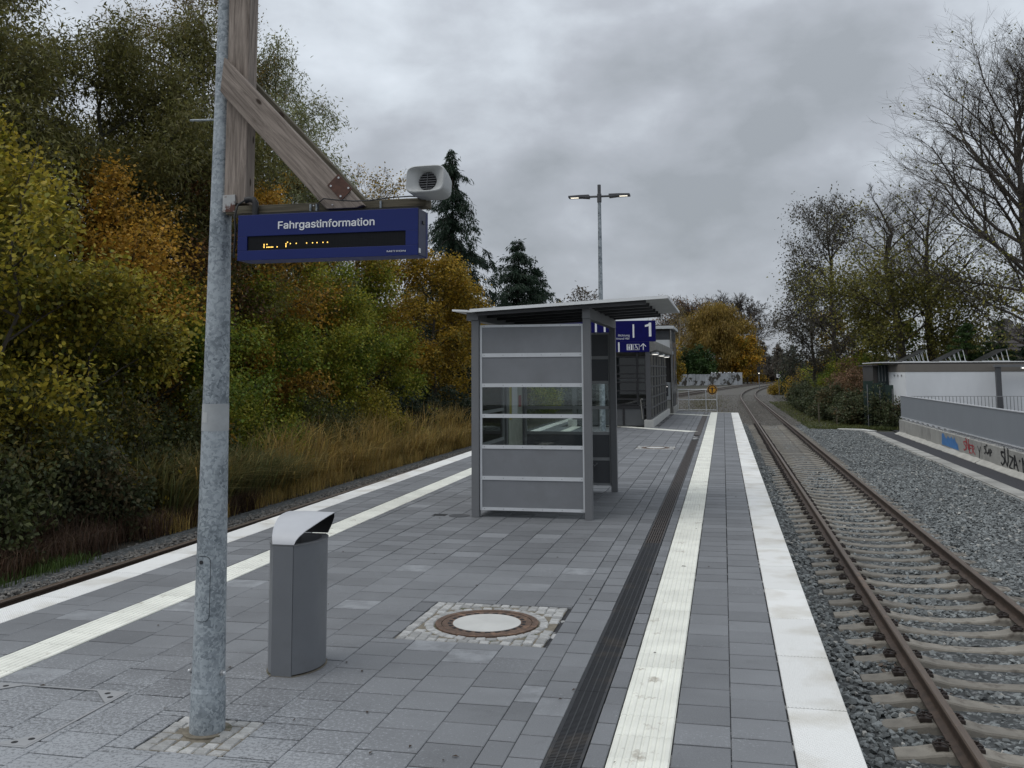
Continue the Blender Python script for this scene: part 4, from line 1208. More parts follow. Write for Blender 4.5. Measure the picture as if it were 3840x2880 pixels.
BOX('light_band', M['white_p'], st, -4.5, -2.95, 34.4, 34.43, 1.55, 1.61)
BOX('inner_wall', M['inner'], st, -4.93, -2.6, 42.3, 42.34, 0, 2.5)
BOX('inner_wall', M['white_p'], st, -3.6, -3.35, 42.2, 42.28, .3, 2.4)
BOX('inner_wall', M['white_p'], st, -3.15, -2.95, 42.2, 42.28, .3, 2.4)
BOX('inner_sign', M['white_p'], st, -3.45, -3.05, 41.0, 41.05, .78, .98)
MB().tube([(-2.70, 32.99, .26), (-2.735, 33.0, .62), (-2.76, 32.99, .90), (-2.735, 32.985, .945), (-2.70, 33.0, .93), (-2.69, 33.2, .86)], .024, 10).build('handrail', M['fascia'], st, smooth=True)
b = MB(); b.prism([(-5.3, 2.525), (-2.42, 2.525), (-2.20, 2.60), (-2.20, 2.875), (-2.41, 2.90), (-5.3, 2.90)], 32.95, 43.55, 'y'); b.build('roof_fascia', M['fascia'], st, bevel=.01)
for y in (34.0, 37.6, 41.0):
    BOX('soffit_lamp', M['white_p'], st, -2.40, -2.215, y - .55, y + .55, 2.46, 2.53); BOX('soffit_tube', M['glow'], st, -2.38, -2.235, y - .5, y + .5, 2.452, 2.459)
lf = thing('lift_tower', 'lift tower with white and dark cladding and a louvred top behind the stairway', 'lift', (-3.4, 45.4, 0))
fx, fy, by = -2.24, 43.62, 47.4
BOX('core', M['dk'], lf, -4.9, fx, fy + .02, by, -.5, 3.70)
BOX('corner_post', M['anthr'], lf, fx - .05, fx + .02, fy - .01, fy + .1, 0, 3.70)
BOX('white_cladding', M['white_p'], lf, -4.9, fx - .06, fy, fy + .015, 2.49, 3.28)
BOX('dark_cladding', M['dk'], lf, -4.9, fx - .06, fy, fy + .015, 1.40, 2.485)
BOX('white_cladding', M['white_p'], lf, -4.9, fx - .06, fy, fy + .015, .60, 1.38)
BOX('concrete_base', M['concrete'], lf, -4.9, fx - .055, fy - .02, fy + .015, 0, .58); BOX('concrete_base', M['concrete'], lf, fx + .005, fx + .06, fy + .11, by, -.5, .28)
BOX('call_panel', M['anthr_d'], lf, -2.53, -2.41, fy - .035, fy - .001, .77, 1.27)
MB().tube([(-2.465, fy - .036, 1.19), (-2.465, fy - .04, 1.19)], .018, 10).build('call_light', M['glow'], lf)
for k in range(8): 
    z = 3.30 + k * .048
    MB().prism([(fy - .02, z), (fy + .01, z + .03), (fy + .01, z + .04), (fy - .02, z + .01)], -4.85, fx - .07, 'x').build('louvre_slat', M['louvre'], lf)
    BOX('louvre_slat', M['louvre'], lf, fx + .003, fx + .025, fy + .4, by - .2, z, z + .026)
for y0 in (44.4, 45.9): BOX('side_window', M['glass_dark'], lf, fx + .004, fx + .014, y0, y0 + 1.2, .9, 3.2); 
for y0 in (44.34, 45.62, 45.84, 47.12): BOX('window_frame', M['alu_d'], lf, fx + .004, fx + .03, y0, y0 + .05, .85, 3.24)
BOX('side_cladding', M['anthr_d'], lf, fx + .003, fx + .012, 44.4, 47.1, .3, .85)
BOX('roof_slab', M['white_p'], lf, -5.1, -2.105, 43.42, 47.7, 3.76, 3.89, bevel=.01); BOX('roof_gravel', M['dk'], lf, -5.0, -2.2, 43.6, 47.5, 3.89, 3.93)
MB().tube([(-2.262, 43.56, 3.72), (-2.25, 43.55, 2.72), (-2.24, 43.55, 2.60), (-2.262, 43.55, 2.5), (-2.25, 43.55, .35), (-2.235, 43.52, .25), (-2.24, 43.52, .02)], .03, 10).build('downpipe', M['fascia'], lf, smooth=True)
BOX('camera_bracket', M['white_p'], lf, -2.27, -2.15, 43.46, 43.56, 2.62, 2.76)

# ------------------------------------------------------------------ barrier with the keep-out sign
fe = thing('tube_barrier', 'low galvanised tube barrier across the far platform end beside the lift', 'barrier', (-1.25, 47.2, 0))
for x in (-2.165, -1.655, -.845, -.335): MB().tube([(x, 47.2, -1.0), (x, 47.2, .985)], .022, 8).build('barrier_post', M['fence_g'], fe)
for z, k in ((.985, .028), (.51, .02), (.02, .02)): MB().tube([(-2.165, 47.2, z), (-.335, 47.2, z)], k, 8).build('barrier_rail', M['fence_g'], fe)
so = thing('keep_out_sign', 'round amber sign with a black figure spreading its arms, fixed to the tube barrier', 'sign', (-.537, 47.15, 1.0))
cx, cz, cy = -.537, .985, 47.15
def disc(r, y, name, mat, r0=0):
    b = MB(); b.tube([(cx, y, cz), (cx, y + .006, cz)], r, 36); return b.build(name, mat, so)
disc(.232, cy, 'sign_rim', M['yellow']); disc(.215, cy - .004, 'sign_ring', M['ringblack']); disc(.165, cy - .008, 'sign_face', M['yellow'])
y = cy - .010; b = MB()
b.add([(cx + .024 * math.cos(k * PI / 5), y, cz + .118 + .027 * math.sin(k * PI / 5)) for k in range(10)], [tuple(range(10))])
for (x0, x1, z0, z1) in ((-.034, .034, -.035, .085), (-.15, -.035, .052, .08), (.035, .15, .052, .08), (-.032, -.006, -.15, -.036), (.006, .032, -.15, -.036)): b.box(cx + x0, cx + x1, y - .001, y + .001, cz + z0, cz + z1)
b.build('figure', M['ringblack'], so)

# ------------------------------------------------------------------ right side: concrete barrier, parapet, white building
segs = [(44.75, 45.97, 'short concrete barrier block at the far end below the grey parapet'),
        (31.95, 44.70, 'long concrete barrier block sprayed with a blue patch and a red tag'),
        (19.2, 31.90, 'concrete barrier block sprayed with black tags, nearest on the right')]
bars = []
for (y0, y1, lab) in segs:
    t = thing('concrete_barrier', lab, 'concrete barrier', (7.75, y0, -1), 'concrete barrier blocks along the path'); bars.append(t)
    MB().prism([(7.60, -1.02), (7.60, -.845), (7.605, -.335), (7.62, -.325), (7.90, -.325), (7.92, -1.02)], y0, y1, 'x' if 0 else 'y').build('barrier_block', M['barrier'], t)
    b = MB(); ys = np.linspace(y0 + .003, y1 - .003, max(4, int((y1 - y0) / .5))); vs = []
    r = random.Random(int(y0))
    for q in ys:
        w = r.uniform(-.025, .02); h = r.uniform(-.02, .015)
        vs += [(7.40 + w, q, -1.01), (7.41 + w, q, -.945), (7.545, q, -.86 + h), (7.599, q, -.835 + h), (7.599, q, -1.01)]
    n5 = len(ys); fs = [(i * 5 + k, i * 5 + k + 1, i * 5 + k + 6, i * 5 + k + 5) for i in range(n5 - 1) for k in range(4)] + [(0, 1, 2, 3, 4), tuple((n5 - 1) * 5 + k for k in range(5))]
    b.add(vs, fs).build('mortar_foot', M['toe'], t)
pp = thing('parapet_wall', 'long smooth grey parapet panel on steel feet along the concrete barrier', 'parapet', (7.8, 33, -.3))
for i in range(9):
    y0 = 19.2 + i * 3.0; y1 = min(y0 + 2.998, 46.25)
    BOX('parapet_panel', M['noise'], pp, 7.74, 7.79, y0, y1, -.225, .715)
BOX('parapet_rail', M['alu'], pp, 7.72, 7.81, 19.2, 46.26, .716, .745); BOX('parapet_rail', M['alu'], pp, 7.715, 7.739, 19.2, 46.26, -.24, -.205)
fm = MB().box(-.06, .06, -.16, .16, 0, .022); fm.box(-.01, .03, -.13, -.10, .022, .11); fm.box(-.01, .03, .10, .13, .022, .11); fm.box(-.04, -.02, -.04, -.01, .022, .06)
fmm = fm.mesh('steel_foot', M['alu_d'])
for i in range(26): link('steel_foot', fmm, pp, (7.72, 45.4 - i * 1.0, -.325))
# graffiti, flat on the barrier face
def spray(name, parent, polys, mat):
    b = MB()
    for p in polys: b.add([(7.598 + .0004 * (zz + .845) / .1 - .003, yy_, zz) for yy_, zz in p], [tuple(range(len(p)))])
    return b.build(name, mat, parent)
spray('blue_patch', bars[1], [[(37.333, -.424), (37.40, -.789), (34.842, -.807), (34.974, -.611), (35.18, -.56), (35.3, -.50), (35.406, -.39), (35.55, -.48), (35.644, -.50), (35.76, -.44), (35.835, -.412), (36.0, -.47), (36.143, -.49), (36.28, -.45), (36.40, -.42), (36.597, -.54), (36.80, -.51), (37.0, -.40), (37.12, -.365)]], M['spray_b'])
GL = {'S': [[(1, .9), (.6, 1), (.1, .85), (.2, .6), (.8, .45), (.9, .15), (.4, 0), (0, .12)]], 'N': [[(.05, 0), (.1, 1), (.85, .05), (.95, 1)]], 'E': [[(.9, 1), (.1, .95), (.15, 0), (.9, .05)], [(.1, .5), (.75, .55)]],
      'R': [[(.1, 0), (.15, 1), (.8, .85), (.7, .5), (.15, .45), (.95, -.1)]], 'C': [[(.95, .85), (.5, 1), (.05, .5), (.4, 0), (.95, .15)]], 'A': [[(0, 0), (.45, 1), (.95, -.05)], [(.15, .4), (.85, .4)]],
      'P': [[(.1, -.05), (.15, 1), (.85, .8), (.7, .45), (.15, .42)]], 'U': [[(.05, 1), (.1, .2), (.5, 0), (.85, .2), (.95, 1)]], 'Z': [[(.05, .95), (.95, 1), (.05, 0), (1, .05)]], 'K': [[(.1, 0), (.1, 1)], [(.95, 1), (.15, .45), (1, -.05)]], '.': [[(.4, .4), (.6, .5)]], 'Y': [[(.1, 1), (.5, .55), (.9, 1)], [(.5, .55), (.5, 0)]]}
def tagword(name, parent, word, yl, yr, z0, z1, w, mat, lean=0):
    b = MB(); n_ = len(word); cw = (yl - yr) / n_
    for i, ch in enumerate(word):
        for st_ in GL[ch]:
            pts = [(yl - (i + .02 + p[0] * .95 + .10 * math.sin(p[1] * 3 + i * 2.7)) * cw, z0 + (z1 - z0) * (p[1] * (.85 + .2 * math.sin(i * 1.9)) + .06 * math.sin(p[0] * 9 + i)) + lean * math.sin(i * 2.1)) for p in st_]
            for (a0, c0), (a1, c1) in zip(pts[:-1], pts[1:]):
                d = Vector((a1 - a0, c1 - c0)); d.normalize(); nn = Vector((-d.y, d.x)) * w / 2; e_ = d * w * .3
                q = [(a0 - e_.x - nn.x * 2.2, c0 - e_.y - nn.y), (a1 + e_.x - nn.x * 2.2, c1 + e_.y - nn.y), (a1 + e_.x + nn.x * 2.2, c1 + e_.y + nn.y), (a0 - e_.x + nn.x * 2.2, c0 - e_.y + nn.y)]
                b.add([(7.5945 + .0005 * (z_ + .6), y_, z_) for y_, z_ in q], [(0, 1, 2, 3)])
    b.build(name, mat, parent)
tagword('red_tag', bars[1], 'SNER', 34.2, 32.7, -.73, -.38, .034, M['spray_r'], .03)
tagword('black_tag', bars[1], 'Y', 32.42, 31.98, -.80, -.44, .028, M['spray_k'])
tagword('black_tag', bars[2], 'SCAP', 31.65, 30.72, -.63, -.37, .030, M['spray_k'], .02)
tagword('black_tag', bars[2], 'SUZA.NKC', 29.86, 26.6, -.79, -.345, .050, M['spray_k'], .03)

wb = thing('flat_roofed_building', 'white flat roofed building with a brown fascia band behind the grey parapet', 'building', (11, 53, -1))
plan = [(8.66, 50.0), (20, 50.0), (20, 56), (8.3, 56), (8.22, 51.2)]
MB().prism(plan, -1.1, 1.77, 'z').build('wall', M['render'], wb)
MB().prism([(8.655, 49.99), (20, 49.99), (20, 56), (8.29, 56), (8.21, 51.2)], 1.772, 2.15, 'z').build('fascia_band', M['brown'], wb)
for i in range(3): 
    for zz in (1.63, 1.58): BOX('vent_hole', M['black'], wb, 8.28 + i * .115, 8.305 + i * .115, 50.9 - i * .31, 50.98 - i * .31, zz - .012, zz + .012)
BOX('roof', M['roof_w'], wb, 7.62, 19, 50.6, 57, 2.23, 2.275)
BOX('roof_gap_shade', M['dk'], wb, 7.75, 19, 50.62, 50.75, 2.152, 2.228)  # dark strip standing in for the shaded gap below the roof
sd = thing('garden_shed', 'dark green boarded shed with pale battens left of the white building', 'shed', (7.9, 53, -1))
BOX('shed_wall', M['shed'], sd, 7.72, 8.20, 52.2, 56, -1, 2.15)
for i in range(4): BOX('batten', M['alu_d'], sd, 7.76 + i * .15, 7.775 + i * .15, 52.17, 52.199, 1.3, 2.1)
BOX('shed_roof', M['tile'], sd, 7.42, 7.70, 51.9, 57, 2.08, 2.16)
BOX('shed_side', M['dk'], sd, 7.50, 7.715, 52.3, 56, 1.2, 2.07)
gf = thing('screen_fence', 'dark green privacy fence between the bramble bank and the white building', 'fence', (7.4, 51.5, -1))
for i in range(3): BOX('fence_panel', M['green'], gf, 6.9 + i * .48, 7.37 + i * .48, 51.6 - i * .25, 51.63 - i * .25, -1, 1.33 - i * .10)
for i in range(3): MB().tube([(7.05 + i * .56, 51.3 - i * .2, -1), (7.05 + i * .56, 51.3 - i * .2, 1.15 - i * .1)], .025, 6).build('fence_post', M['anthr'], gf)
ca = thing('canopy_frame', 'dark grey canopy post and beam with a strip lamp in front of the white building', 'canopy', (12.8, 49.4, -1))
BOX('post', M['anthr_d'], ca, 12.56, 12.78, 49.3, 49.52, -1.02, 1.99); BOX('beam', M['anthr'], ca, 12.5, 19, 49.25, 49.55, 1.992, 2.10)
BOX('strip_lamp', M['white_p'], ca, 13.62, 15.2, 49.2, 49.3, 1.90, 1.988); BOX('lamp_tube', M['glow'], ca, 13.66, 15.1, 49.19, 49.199, 1.915, 1.96)
rl = thing('picket_railing', 'thin grey picket railing running in front of the white building', 'railing', (11, 48.9, -1))
BOX('top_rail', M['alu_d'], rl, 8.6, 20, 48.88, 48.92, .615, .64); BOX('bottom_rail', M['alu_d'], rl, 8.6, 20, 48.88, 48.92, -.42, -.40)
pk = MB().box(-.009, .009, -.009, .009, -1.0, 0).mesh('picket', M['anthr_d'])
for i in range(60): link('picket', pk, rl, (8.66 + i * .155, 48.9, .614))
for i, (xh, lab) in enumerate(((9.86, 'leftmost tilted solar panel on the flat roof, above the wall corner'), (11.57, 'middle tilted solar panel on the flat roof'), (13.54, 'rightmost tilted solar panel on the flat roof, above the canopy post'))):
    t = thing('solar_panel', lab, 'solar panel', (xh, 52, 2.28), 'solar panels on the flat roof')
    xl = xh - 1.08
    for k in range(2):
        MB().prism([(xl, 2.31), (xh, 2.862), (xh, 2.89), (xl, 2.338)], 51.0 + k * 1.02, 52.0 + k * 1.02, 'y').build('glass_panel', M['solar'], t)
    for k, y in enumerate((51.02, 52.0, 52.95)):
        MB().tube([(xh - .03, y, 2.84), (xh + .07, y, 2.276)], .017, 6).build('strut', M['alu'], t)
        for f in (.75, .55, .35): MB().tube([(xl + (xh - xl) * f, y, 2.31 + .55 * f), (xl + (xh - xl) * f + .12, y, 2.276)], .012, 6).build('strut', M['alu'], t)
    BOX('base_rail', M['alu'], t, xl - .05, xh + .12, 51.0, 51.04, 2.276, 2.30)
hs = thing('house_roof', 'dark tiled roof ridge showing behind the conifers at the right edge', 'roof', (20.5, 78, 3))
for k in range(7):
    MB().prism([(77 + k * .55, 3.2 + k * .28), (77 + k * .55 + .58, 3.2 + k * .28 + .26), (77 + k * .55 + .58, 3.2 + k * .28 + .33), (77 + k * .55, 3.2 + k * .28 + .09)], 20.2, 27, 'x').build('tile_course', M['tile'], hs)
BOX('gable_wall', M['brown'], hs, 20.4, 27, 77.4, 84, -1, 3.4)
dh = thing('satellite_dish', 'round grey satellite dish on a short mast above the dark roof', 'satellite dish', (20.45, 76.9, 5))
b = MB(); vs = [(20.45, 76.9, 5.15)]; 
for k in range(28): t = 2 * PI * k / 28; vs.append((20.45 + .46 * math.cos(t), 76.8, 5.15 + .48 * math.sin(t)))
vs += [(p[0], p[1] + .03, p[2]) for p in vs]
b.add(vs, [(0, 1 + k, 1 + (k + 1) % 28) for k in range(28)] + [(29, 30 + (k + 1) % 28, 30 + k) for k in range(28)] + [(1 + k, 30 + k, 30 + (k + 1) % 28, 1 + (k + 1) % 28) for k in range(28)]).build('reflector', M['dish'], dh)
MB().tube([(20.45, 77.0, 3.0), (20.45, 76.95, 5.1)], .04, 8).build('mast', M['anthr'], dh)
MB().tube([(20.45, 76.8, 4.72), (20.4, 76.2, 5.1)], .02, 6).build('feed_arm', M['anthr'], dh)

# small things along the line
for i, (x, y, z, lab) in enumerate(((4.95, 54.3, .12, 'taller weathered wooden stake in the grass, further from the white building'), (5.72, 53.0, -.08, 'shorter weathered wooden stake in front of the bramble bank'))):
    tag(MB().box(x - .035, x + .035, y, y + .07, -1.05, z).build('wooden_stake', M['wood_dark'], at=(x, y, -1.05)), lab, 'stake', 'wooden stakes by the bramble bank')
cs = thing('concrete_slab', 'flat pale concrete slab lying at the far end of the kerb', 'concrete slab', (6.2, 48.8, -1))
MB().prism([(5.35, 49.5), (6.5, 49.1), (6.9, 47.7), (6.55, 47.6), (6.3, 48.5), (5.4, 49.0)], -1.02, -.93, 'z').build('slab', M['concrete2'], cs)
ow = thing('garden_wall', 'old peeling white wall far beyond the platform end', 'wall', (-4, 205, -1))
for (x0, y0, x1, y1, h0, h1) in ((-9.0, 196, -5.6, 200, 1.3, 1.3), (-5.55, 200, -2.6, 203, 1.25, 1.25), (-2.55, 203, 1.6, 207, 1.55, 1.55), (1.65, 207, 3.9, 209, 1.55, 1.6)):
    MB().add([(x0, y0, -1), (x1, y1, -1), (x1, y1, h1), (x0, y0, h0), (x0, y0 + .25, -1), (x1, y1 + .25, -1), (x1, y1 + .25, h1), (x0, y0 + .25, h0)], [(0, 1, 2, 3), (5, 4, 7, 6), (3, 2, 6, 7), (1, 5, 6, 2), (4, 0, 3, 7)]).build('wall_section', M['oldwall'], ow)
for i in range(8): MB().cyl(-2.3 + i * .62 + (i % 3) * .12, 203.4 + i * .55, 1.5, 1.68, .13, 8, .06).build('coping_knob', M['white'], ow)
km_ = thing('kilometre_board', 'small white line-side board on a post beside a yellow shrub', 'sign', (6.5, 120, -1))
BOX('post', M['anthr'], km_, 6.45, 6.52, 120, 120.06, -1, 1.1); BOX('board', M['white'], km_, 6.24, 6.72, 119.95, 119.99, 1.07, 1.5); BOX('mark', M['anthr_d'], km_, 6.36, 6.60, 119.94, 119.949, 1.15, 1.34)
yb_ = thing('yellow_board', 'faded yellow line-side board leaning in the bushes right of the curve', 'sign', (9.2, 122, -1))
BOX('post', M['anthr'], yb_, 9.0, 9.07, 122, 122.06, -1, 1.6)
for x in (8.72, 8.94, 9.16): MB().prism([(x, 1.62 - (x - 8.72) * .35), (x + .13, 1.6 - (x - 8.72) * .35), (x + .2, .55), (x + .07, .6)], 121.9, 121.95, 'y').build('board', M['yellowboard'], yb_)
sl = thing('railway_signal', 'distant railway signal with one small white light at the curve', 'signal', (5.6, 160, -1))
MB().tube([(5.6, 160, -1), (5.6, 160, 2.6)], .07, 8).build('mast', M['anthr'], sl); BOX('signal_head', M['ringblack'], sl, 5.35, 5.85, 159.9, 160.1, 1.2, 2.6); MB().tube([(5.6, 159.86, 1.5), (5.6, 159.9, 1.5)], .09, 12).build('lens', M['lamp'], sl)

b = MB(); r = random.Random(11)
for k in range(60):
    y = 4.3 + 18 * r.random() ** 1.5; x = r.uniform(-4.2, .3); a = r.uniform(0, 6.28); s = r.uniform(.010, .022)
    c, q = math.cos(a) * s, math.sin(a) * s
    b.add([(x - c, y - q, .004), (x + q * .4, y - c * .4, .009), (x + c, y + q, .006), (x - q * .4, y + c * .4, .011)], [(0, 1, 2, 3)])
tag(b.build('fallen_leaves', M['deadleaf']), kind='stuff')
#__PART3__
# ------------------------------------------------------------------ vegetation
def leaf_mesh(name, pos, length, width, cols, rng, droop=.25, mat=None, dirs=None, six=False, jit=.35):
    n = len(pos)
    d = rng.normal(0, 1, (n, 3)); d[:, 2] -= droop * 2
    if dirs is not None: d = dirs + d * .55
    d /= np.linalg.norm(d, axis=1)[:, None]
    s = np.cross(d, rng.normal(0, 1, (n, 3)) * .6 + np.array([0, 0, 1.0])); s /= np.linalg.norm(s, axis=1)[:, None] + 1e-9
    l = (length * rng.uniform(1 - jit, 1 + jit, n))[:, None]; w = (width * rng.uniform(1 - jit, 1 + jit, n))[:, None]
    if six:
        k = [pos, pos + d * l * .25 + s * w * .45, pos + d * l * .68 + s * w * .42, pos + d * l, pos + d * l * .68 - s * w * .42, pos + d * l * .25 - s * w * .45]
    else:
        up = np.cross(s, d)
        k = [pos, pos + d * l * .42 + s * w * .5 + up * w * .12, pos + d * l, pos + d * l * .42 - s * w * .5 + up * w * .12]
    m = len(k)
    v = np.stack(k, 1).reshape(-1, 3).astype(np.float32)
    me = bpy.data.meshes.new(name)
    me.vertices.add(len(v)); me.vertices.foreach_set('co', v.ravel())
    me.loops.add(n * m); me.loops.foreach_set('vertex_index', np.arange(n * m, dtype=np.int32))
    me.polygons.add(n); me.polygons.foreach_set('loop_start', np.arange(0, n * m, m, dtype=np.int32)); me.polygons.foreach_set('loop_total', np.full(n, m, np.int32))
    me.update(calc_edges=True)
    a = me.attributes.new('col', 'FLOAT_COLOR', 'FACE')
    c4 = np.concatenate([cols, np.ones((n, 1))], 1).astype(np.float32)
    a.data.foreach_set('color', c4.ravel())
    me.materials.append(mat or M['leaf'])
    return me
def clump(p, k, ph):
    return (np.sin(p[:, 0] * 1.1 * k + ph) + np.sin(p[:, 1] * 1.3 * k + 1.7 * ph) + np.sin(p[:, 2] * 1.7 * k + 2.3 * ph) + .7 * np.sin(p[:, 0] * 2.9 * k - p[:, 2] * 2.3 * k + ph)) / 3.7
def paint(pos, pal, rng, k=1.0, mixr=.5, vj=.36):
    """palette = list of albedos from one end of the clump noise to the other"""
    t = clump(pos, k, rng.uniform(0, 6)) * .5 + .5 + rng.normal(0, mixr * .4, len(pos))
    t = np.clip(t, 0, .999) * (len(pal) - 1)
    i = t.astype(int); f = (t - i)[:, None]
    P = np.array(pal)
    c = P[i] * (1 - f) + P[np.minimum(i + 1, len(pal) - 1)] * f
    return np.clip(1.85 * c * rng.uniform(1 - vj, 1 + vj, (len(pos), 1)) * rng.uniform(.94, 1.06, (len(pos), 3)), 0, 1)

def unit(v): return v / (np.linalg.norm(v) + 1e-9)
def skeleton(rng, base, H, R, cb=.2, limbs=14, subs=6, twigs=5, r0=.14, up=.5, lean=(0, 0), wob=.25, shape=1.0, levels=3, stems=1, spread=0.0, tr_k=1.0, extra=4, rnd=1.0):
    """returns (MB with wood, array of twig segments (p0, p1))"""
    b = MB(); tw = []
    base = np.array(base, float)
    for sidx in range(stems):
        off = np.array([rng.normal(0, spread), rng.normal(0, spread), 0])
        top = base + np.array([lean[0], lean[1], H]) + off * 3.0 * np.array([1, 1, 0])
        if stems > 1: top[2] -= rng.uniform(0, .25) * H
        p = [base + off * .3]
        for i in range(1, 8):
            t = i / 7
            p.append(base + off * .3 + (top - base - off * .3) * t + np.array([rng.normal(0, wob) * t, rng.normal(0, wob) * t, 0]))
        p = np.array(p); tr_ = np.linspace(1, .1, 8) ** .9 * r0 / stems ** .35
        b.tube(p, list(tr_), 7, False)
        nl = max(3, limbs // stems)
        for j in range(nl):
            t = cb + (1 - cb) * ((j + rng.uniform(.1, .9)) / nl)
            fi = t * 7; i = min(int(fi), 6); q = p[i] + (p[i + 1] - p[i]) * (fi - i)
            rr = tr_[i]
            az = j * 2.39996 + rng.uniform(-.5, .5)
            u = (t - cb) / (1 - cb)
            env = R * (math.sin(min(1, (u * .86 + .14)) * PI) ** .6 * (1 - .48 * u)) * shape + R * .12
            el = up * (.45 + .9 * u) + rng.uniform(-.15, .15)
            L = env / max(.45, math.cos(el)) * rng.uniform(.75, 1.12)
            d = np.array([math.cos(az) * math.cos(el), math.sin(az) * math.cos(el), math.sin(el)])
            lp = [q]; dd = d.copy()
            for k in range(1, 6):
                dd = unit(dd + rng.normal(0, .13, 3) + np.array([0, 0, .05 * (1 - k / 6)])); lp.append(lp[-1] + dd * L / 5)
            lp = np.array(lp); lr = np.linspace(1, .22, 6) * min(rr * .62, .0125 * L + .012)
            b.tube(lp, list(lr), 5, False)
            for s in range(subs):
                tt = .25 + .75 * (s + rng.uniform(0, 1)) / subs
                fi = tt * 5; i2 = min(int(fi), 4); q2 = lp[i2] + (lp[i2 + 1] - lp[i2]) * (fi - i2)
                ax = unit(lp[i2 + 1] - lp[i2])
                sd_ = unit(ax * .75 + unit(rng.normal(0, 1, 3)) * .8 * rnd + np.array([0, 0, .18]))
                L2 = L * rng.uniform(.28, .5) * (1.15 - .45 * tt)
                sp_ = [q2]; dd = sd_
                for k in range(3): dd = unit(dd + rng.normal(0, .16, 3) + np.array([0, 0, .04])); sp_.append(sp_[-1] + dd * L2 / 3)
                sp_ = np.array(sp_); sr = np.linspace(1, .3, 4) * max(.006, lr[i2] * .5)
                b.tube(sp_, list(sr), 4, False)
                for w in range(twigs):
                    tt2 = .2 + .8 * (w + rng.uniform(0, 1)) / twigs
                    fi = tt2 * 3; i3 = min(int(fi), 2); q3 = sp_[i3] + (sp_[i3 + 1] - sp_[i3]) * (fi - i3)
                    ax = unit(sp_[i3 + 1] - sp_[i3])
                    td = unit(ax * .8 + unit(rng.normal(0, 1, 3)) * .75 * rnd + np.array([0, 0, .12]))
                    L3 = L2 * rng.uniform(.3, .6)
                    e = q3 + td * L3
                    mid = q3 + td * L3 * .5 + rng.normal(0, .06, 3) * L3
                    b.tube([q3, mid, e], [max(.0045 * tr_k, sr[i3] * .5), max(.004 * tr_k, sr[i3] * .35), .0025 * tr_k], 3, False)
                    tw.append((q3, e))
                    if levels > 3:
                        for z in range(extra):
                            f = rng.uniform(.25, 1); q4 = q3 + (e - q3) * f
                            t4 = unit(td * .8 + unit(rng.normal(0, 1, 3)) * .8 * rnd + np.array([0, 0, .1])); e4 = q4 + t4 * L3 * rng.uniform(.35, .7)
                            b.tube([q4, e4], [.005 * tr_k, .0025 * tr_k], 3, False); tw.append((q4, e4))
    tw = np.array(tw)
    zs = np.array([q[2] for q in b.v]); kz = H / (zs.max() - base[2])        # crown top exactly at the wanted height
    b.v = [(q[0], q[1], base[2] + (q[2] - base[2]) * kz) for q in b.v]
    tw[:, :, 2] = base[2] + (tw[:, :, 2] - base[2]) * kz
    return b, tw
def on_twigs(tw, n, rng, spread):
    wl = np.linalg.norm(tw[:, 1] - tw[:, 0], axis=1) ** 1.4; i = rng.choice(len(tw), n, p=wl / wl.sum()); f = rng.uniform(.05, 1.05, n)[:, None]
    p = tw[i, 0] + (tw[i, 1] - tw[i, 0]) * f
    d = tw[i, 1] - tw[i, 0]; d = d / (np.linalg.norm(d, axis=1)[:, None] + 1e-9)
    return p + rng.normal(0, spread, (n, 3)), d
PAL = dict(
    willow=[(.045, .044, .013), (.068, .064, .019), (.094, .088, .028), (.060, .060, .020)],
    willow_pale=[(.075, .085, .040), (.11, .12, .058), (.15, .15, .07), (.09, .10, .05)],
    birch=[(.085, .062, .022), (.12, .085, .026), (.085, .07, .03), (.15, .11, .035)],
    hazel=[(0.0432, 0.0538, 0.0108), (0.084, 0.0845, 0.0132), (0.156, 0.1344, 0.018), (0.24, 0.1894, 0.024), (0.102, 0.0973, 0.0156)],
    maple=[(0.09, 0.0704, 0.012), (0.204, 0.1216, 0.0144), (0.288, 0.1536, 0.0144), (0.132, 0.096, 0.0144), (0.078, 0.0768, 0.0144)],
    orange=[(0.102, 0.0704, 0.0168), (0.228, 0.1344, 0.0216), (0.324, 0.1856, 0.0264), (0.144, 0.0896, 0.018)],
    brown=[(.05, .03, .018), (.085, .045, .02), (.12, .06, .02), (.04, .03, .018)],
    field=[(0.048, 0.0742, 0.012), (0.078, 0.1088, 0.0144), (0.132, 0.1472, 0.0192), (0.204, 0.1792, 0.0216), (0.066, 0.0896, 0.0144)],
    golden=[(0.09, 0.0704, 0.012), (0.168, 0.1152, 0.0144), (0.264, 0.1664, 0.0192), (0.108, 0.0832, 0.0144), (0.06, 0.0576, 0.012)],
    shrub=[(.026, .034, .014), (.042, .050, .019), (.066, .070, .026), (.036, .043, .016), (.08, .065, .02)],
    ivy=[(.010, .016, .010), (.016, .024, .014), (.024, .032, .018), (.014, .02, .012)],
    conifer=[(.008, .016, .010), (.012, .023, .014), (.018, .031, .018)],
    thuja=[(.016, .032, .010), (.026, .048, .014), (.036, .06, .016)],
    bramble=[(.023, .030, .015), (.036, .045, .021), (.060, .068, .034), (.032, .040, .019), (.068, .052, .024)],
    dryshrub=[(.06, .04, .025), (.10, .06, .035), (.14, .085, .05), (.05, .045, .02)],
    linden=[(.055, .056, .016), (.085, .082, .02), (.13, .118, .026), (.07, .07, .02)],
    duskleaf=[(.045, .04, .035), (.06, .055, .04), (.035, .035, .025), (.075, .07, .04)],
    yellow=[(.09, .065, .012), (.15, .105, .015), (.22, .15, .02)],
    willowgold=[(.105, .072, .017), (.145, .10, .022), (.18, .125, .028), (.12, .085, .02)],
    greybrown=[(.055, .048, .038), (.075, .062, .048), (.05, .045, .036)],
)
GZ = -1.05
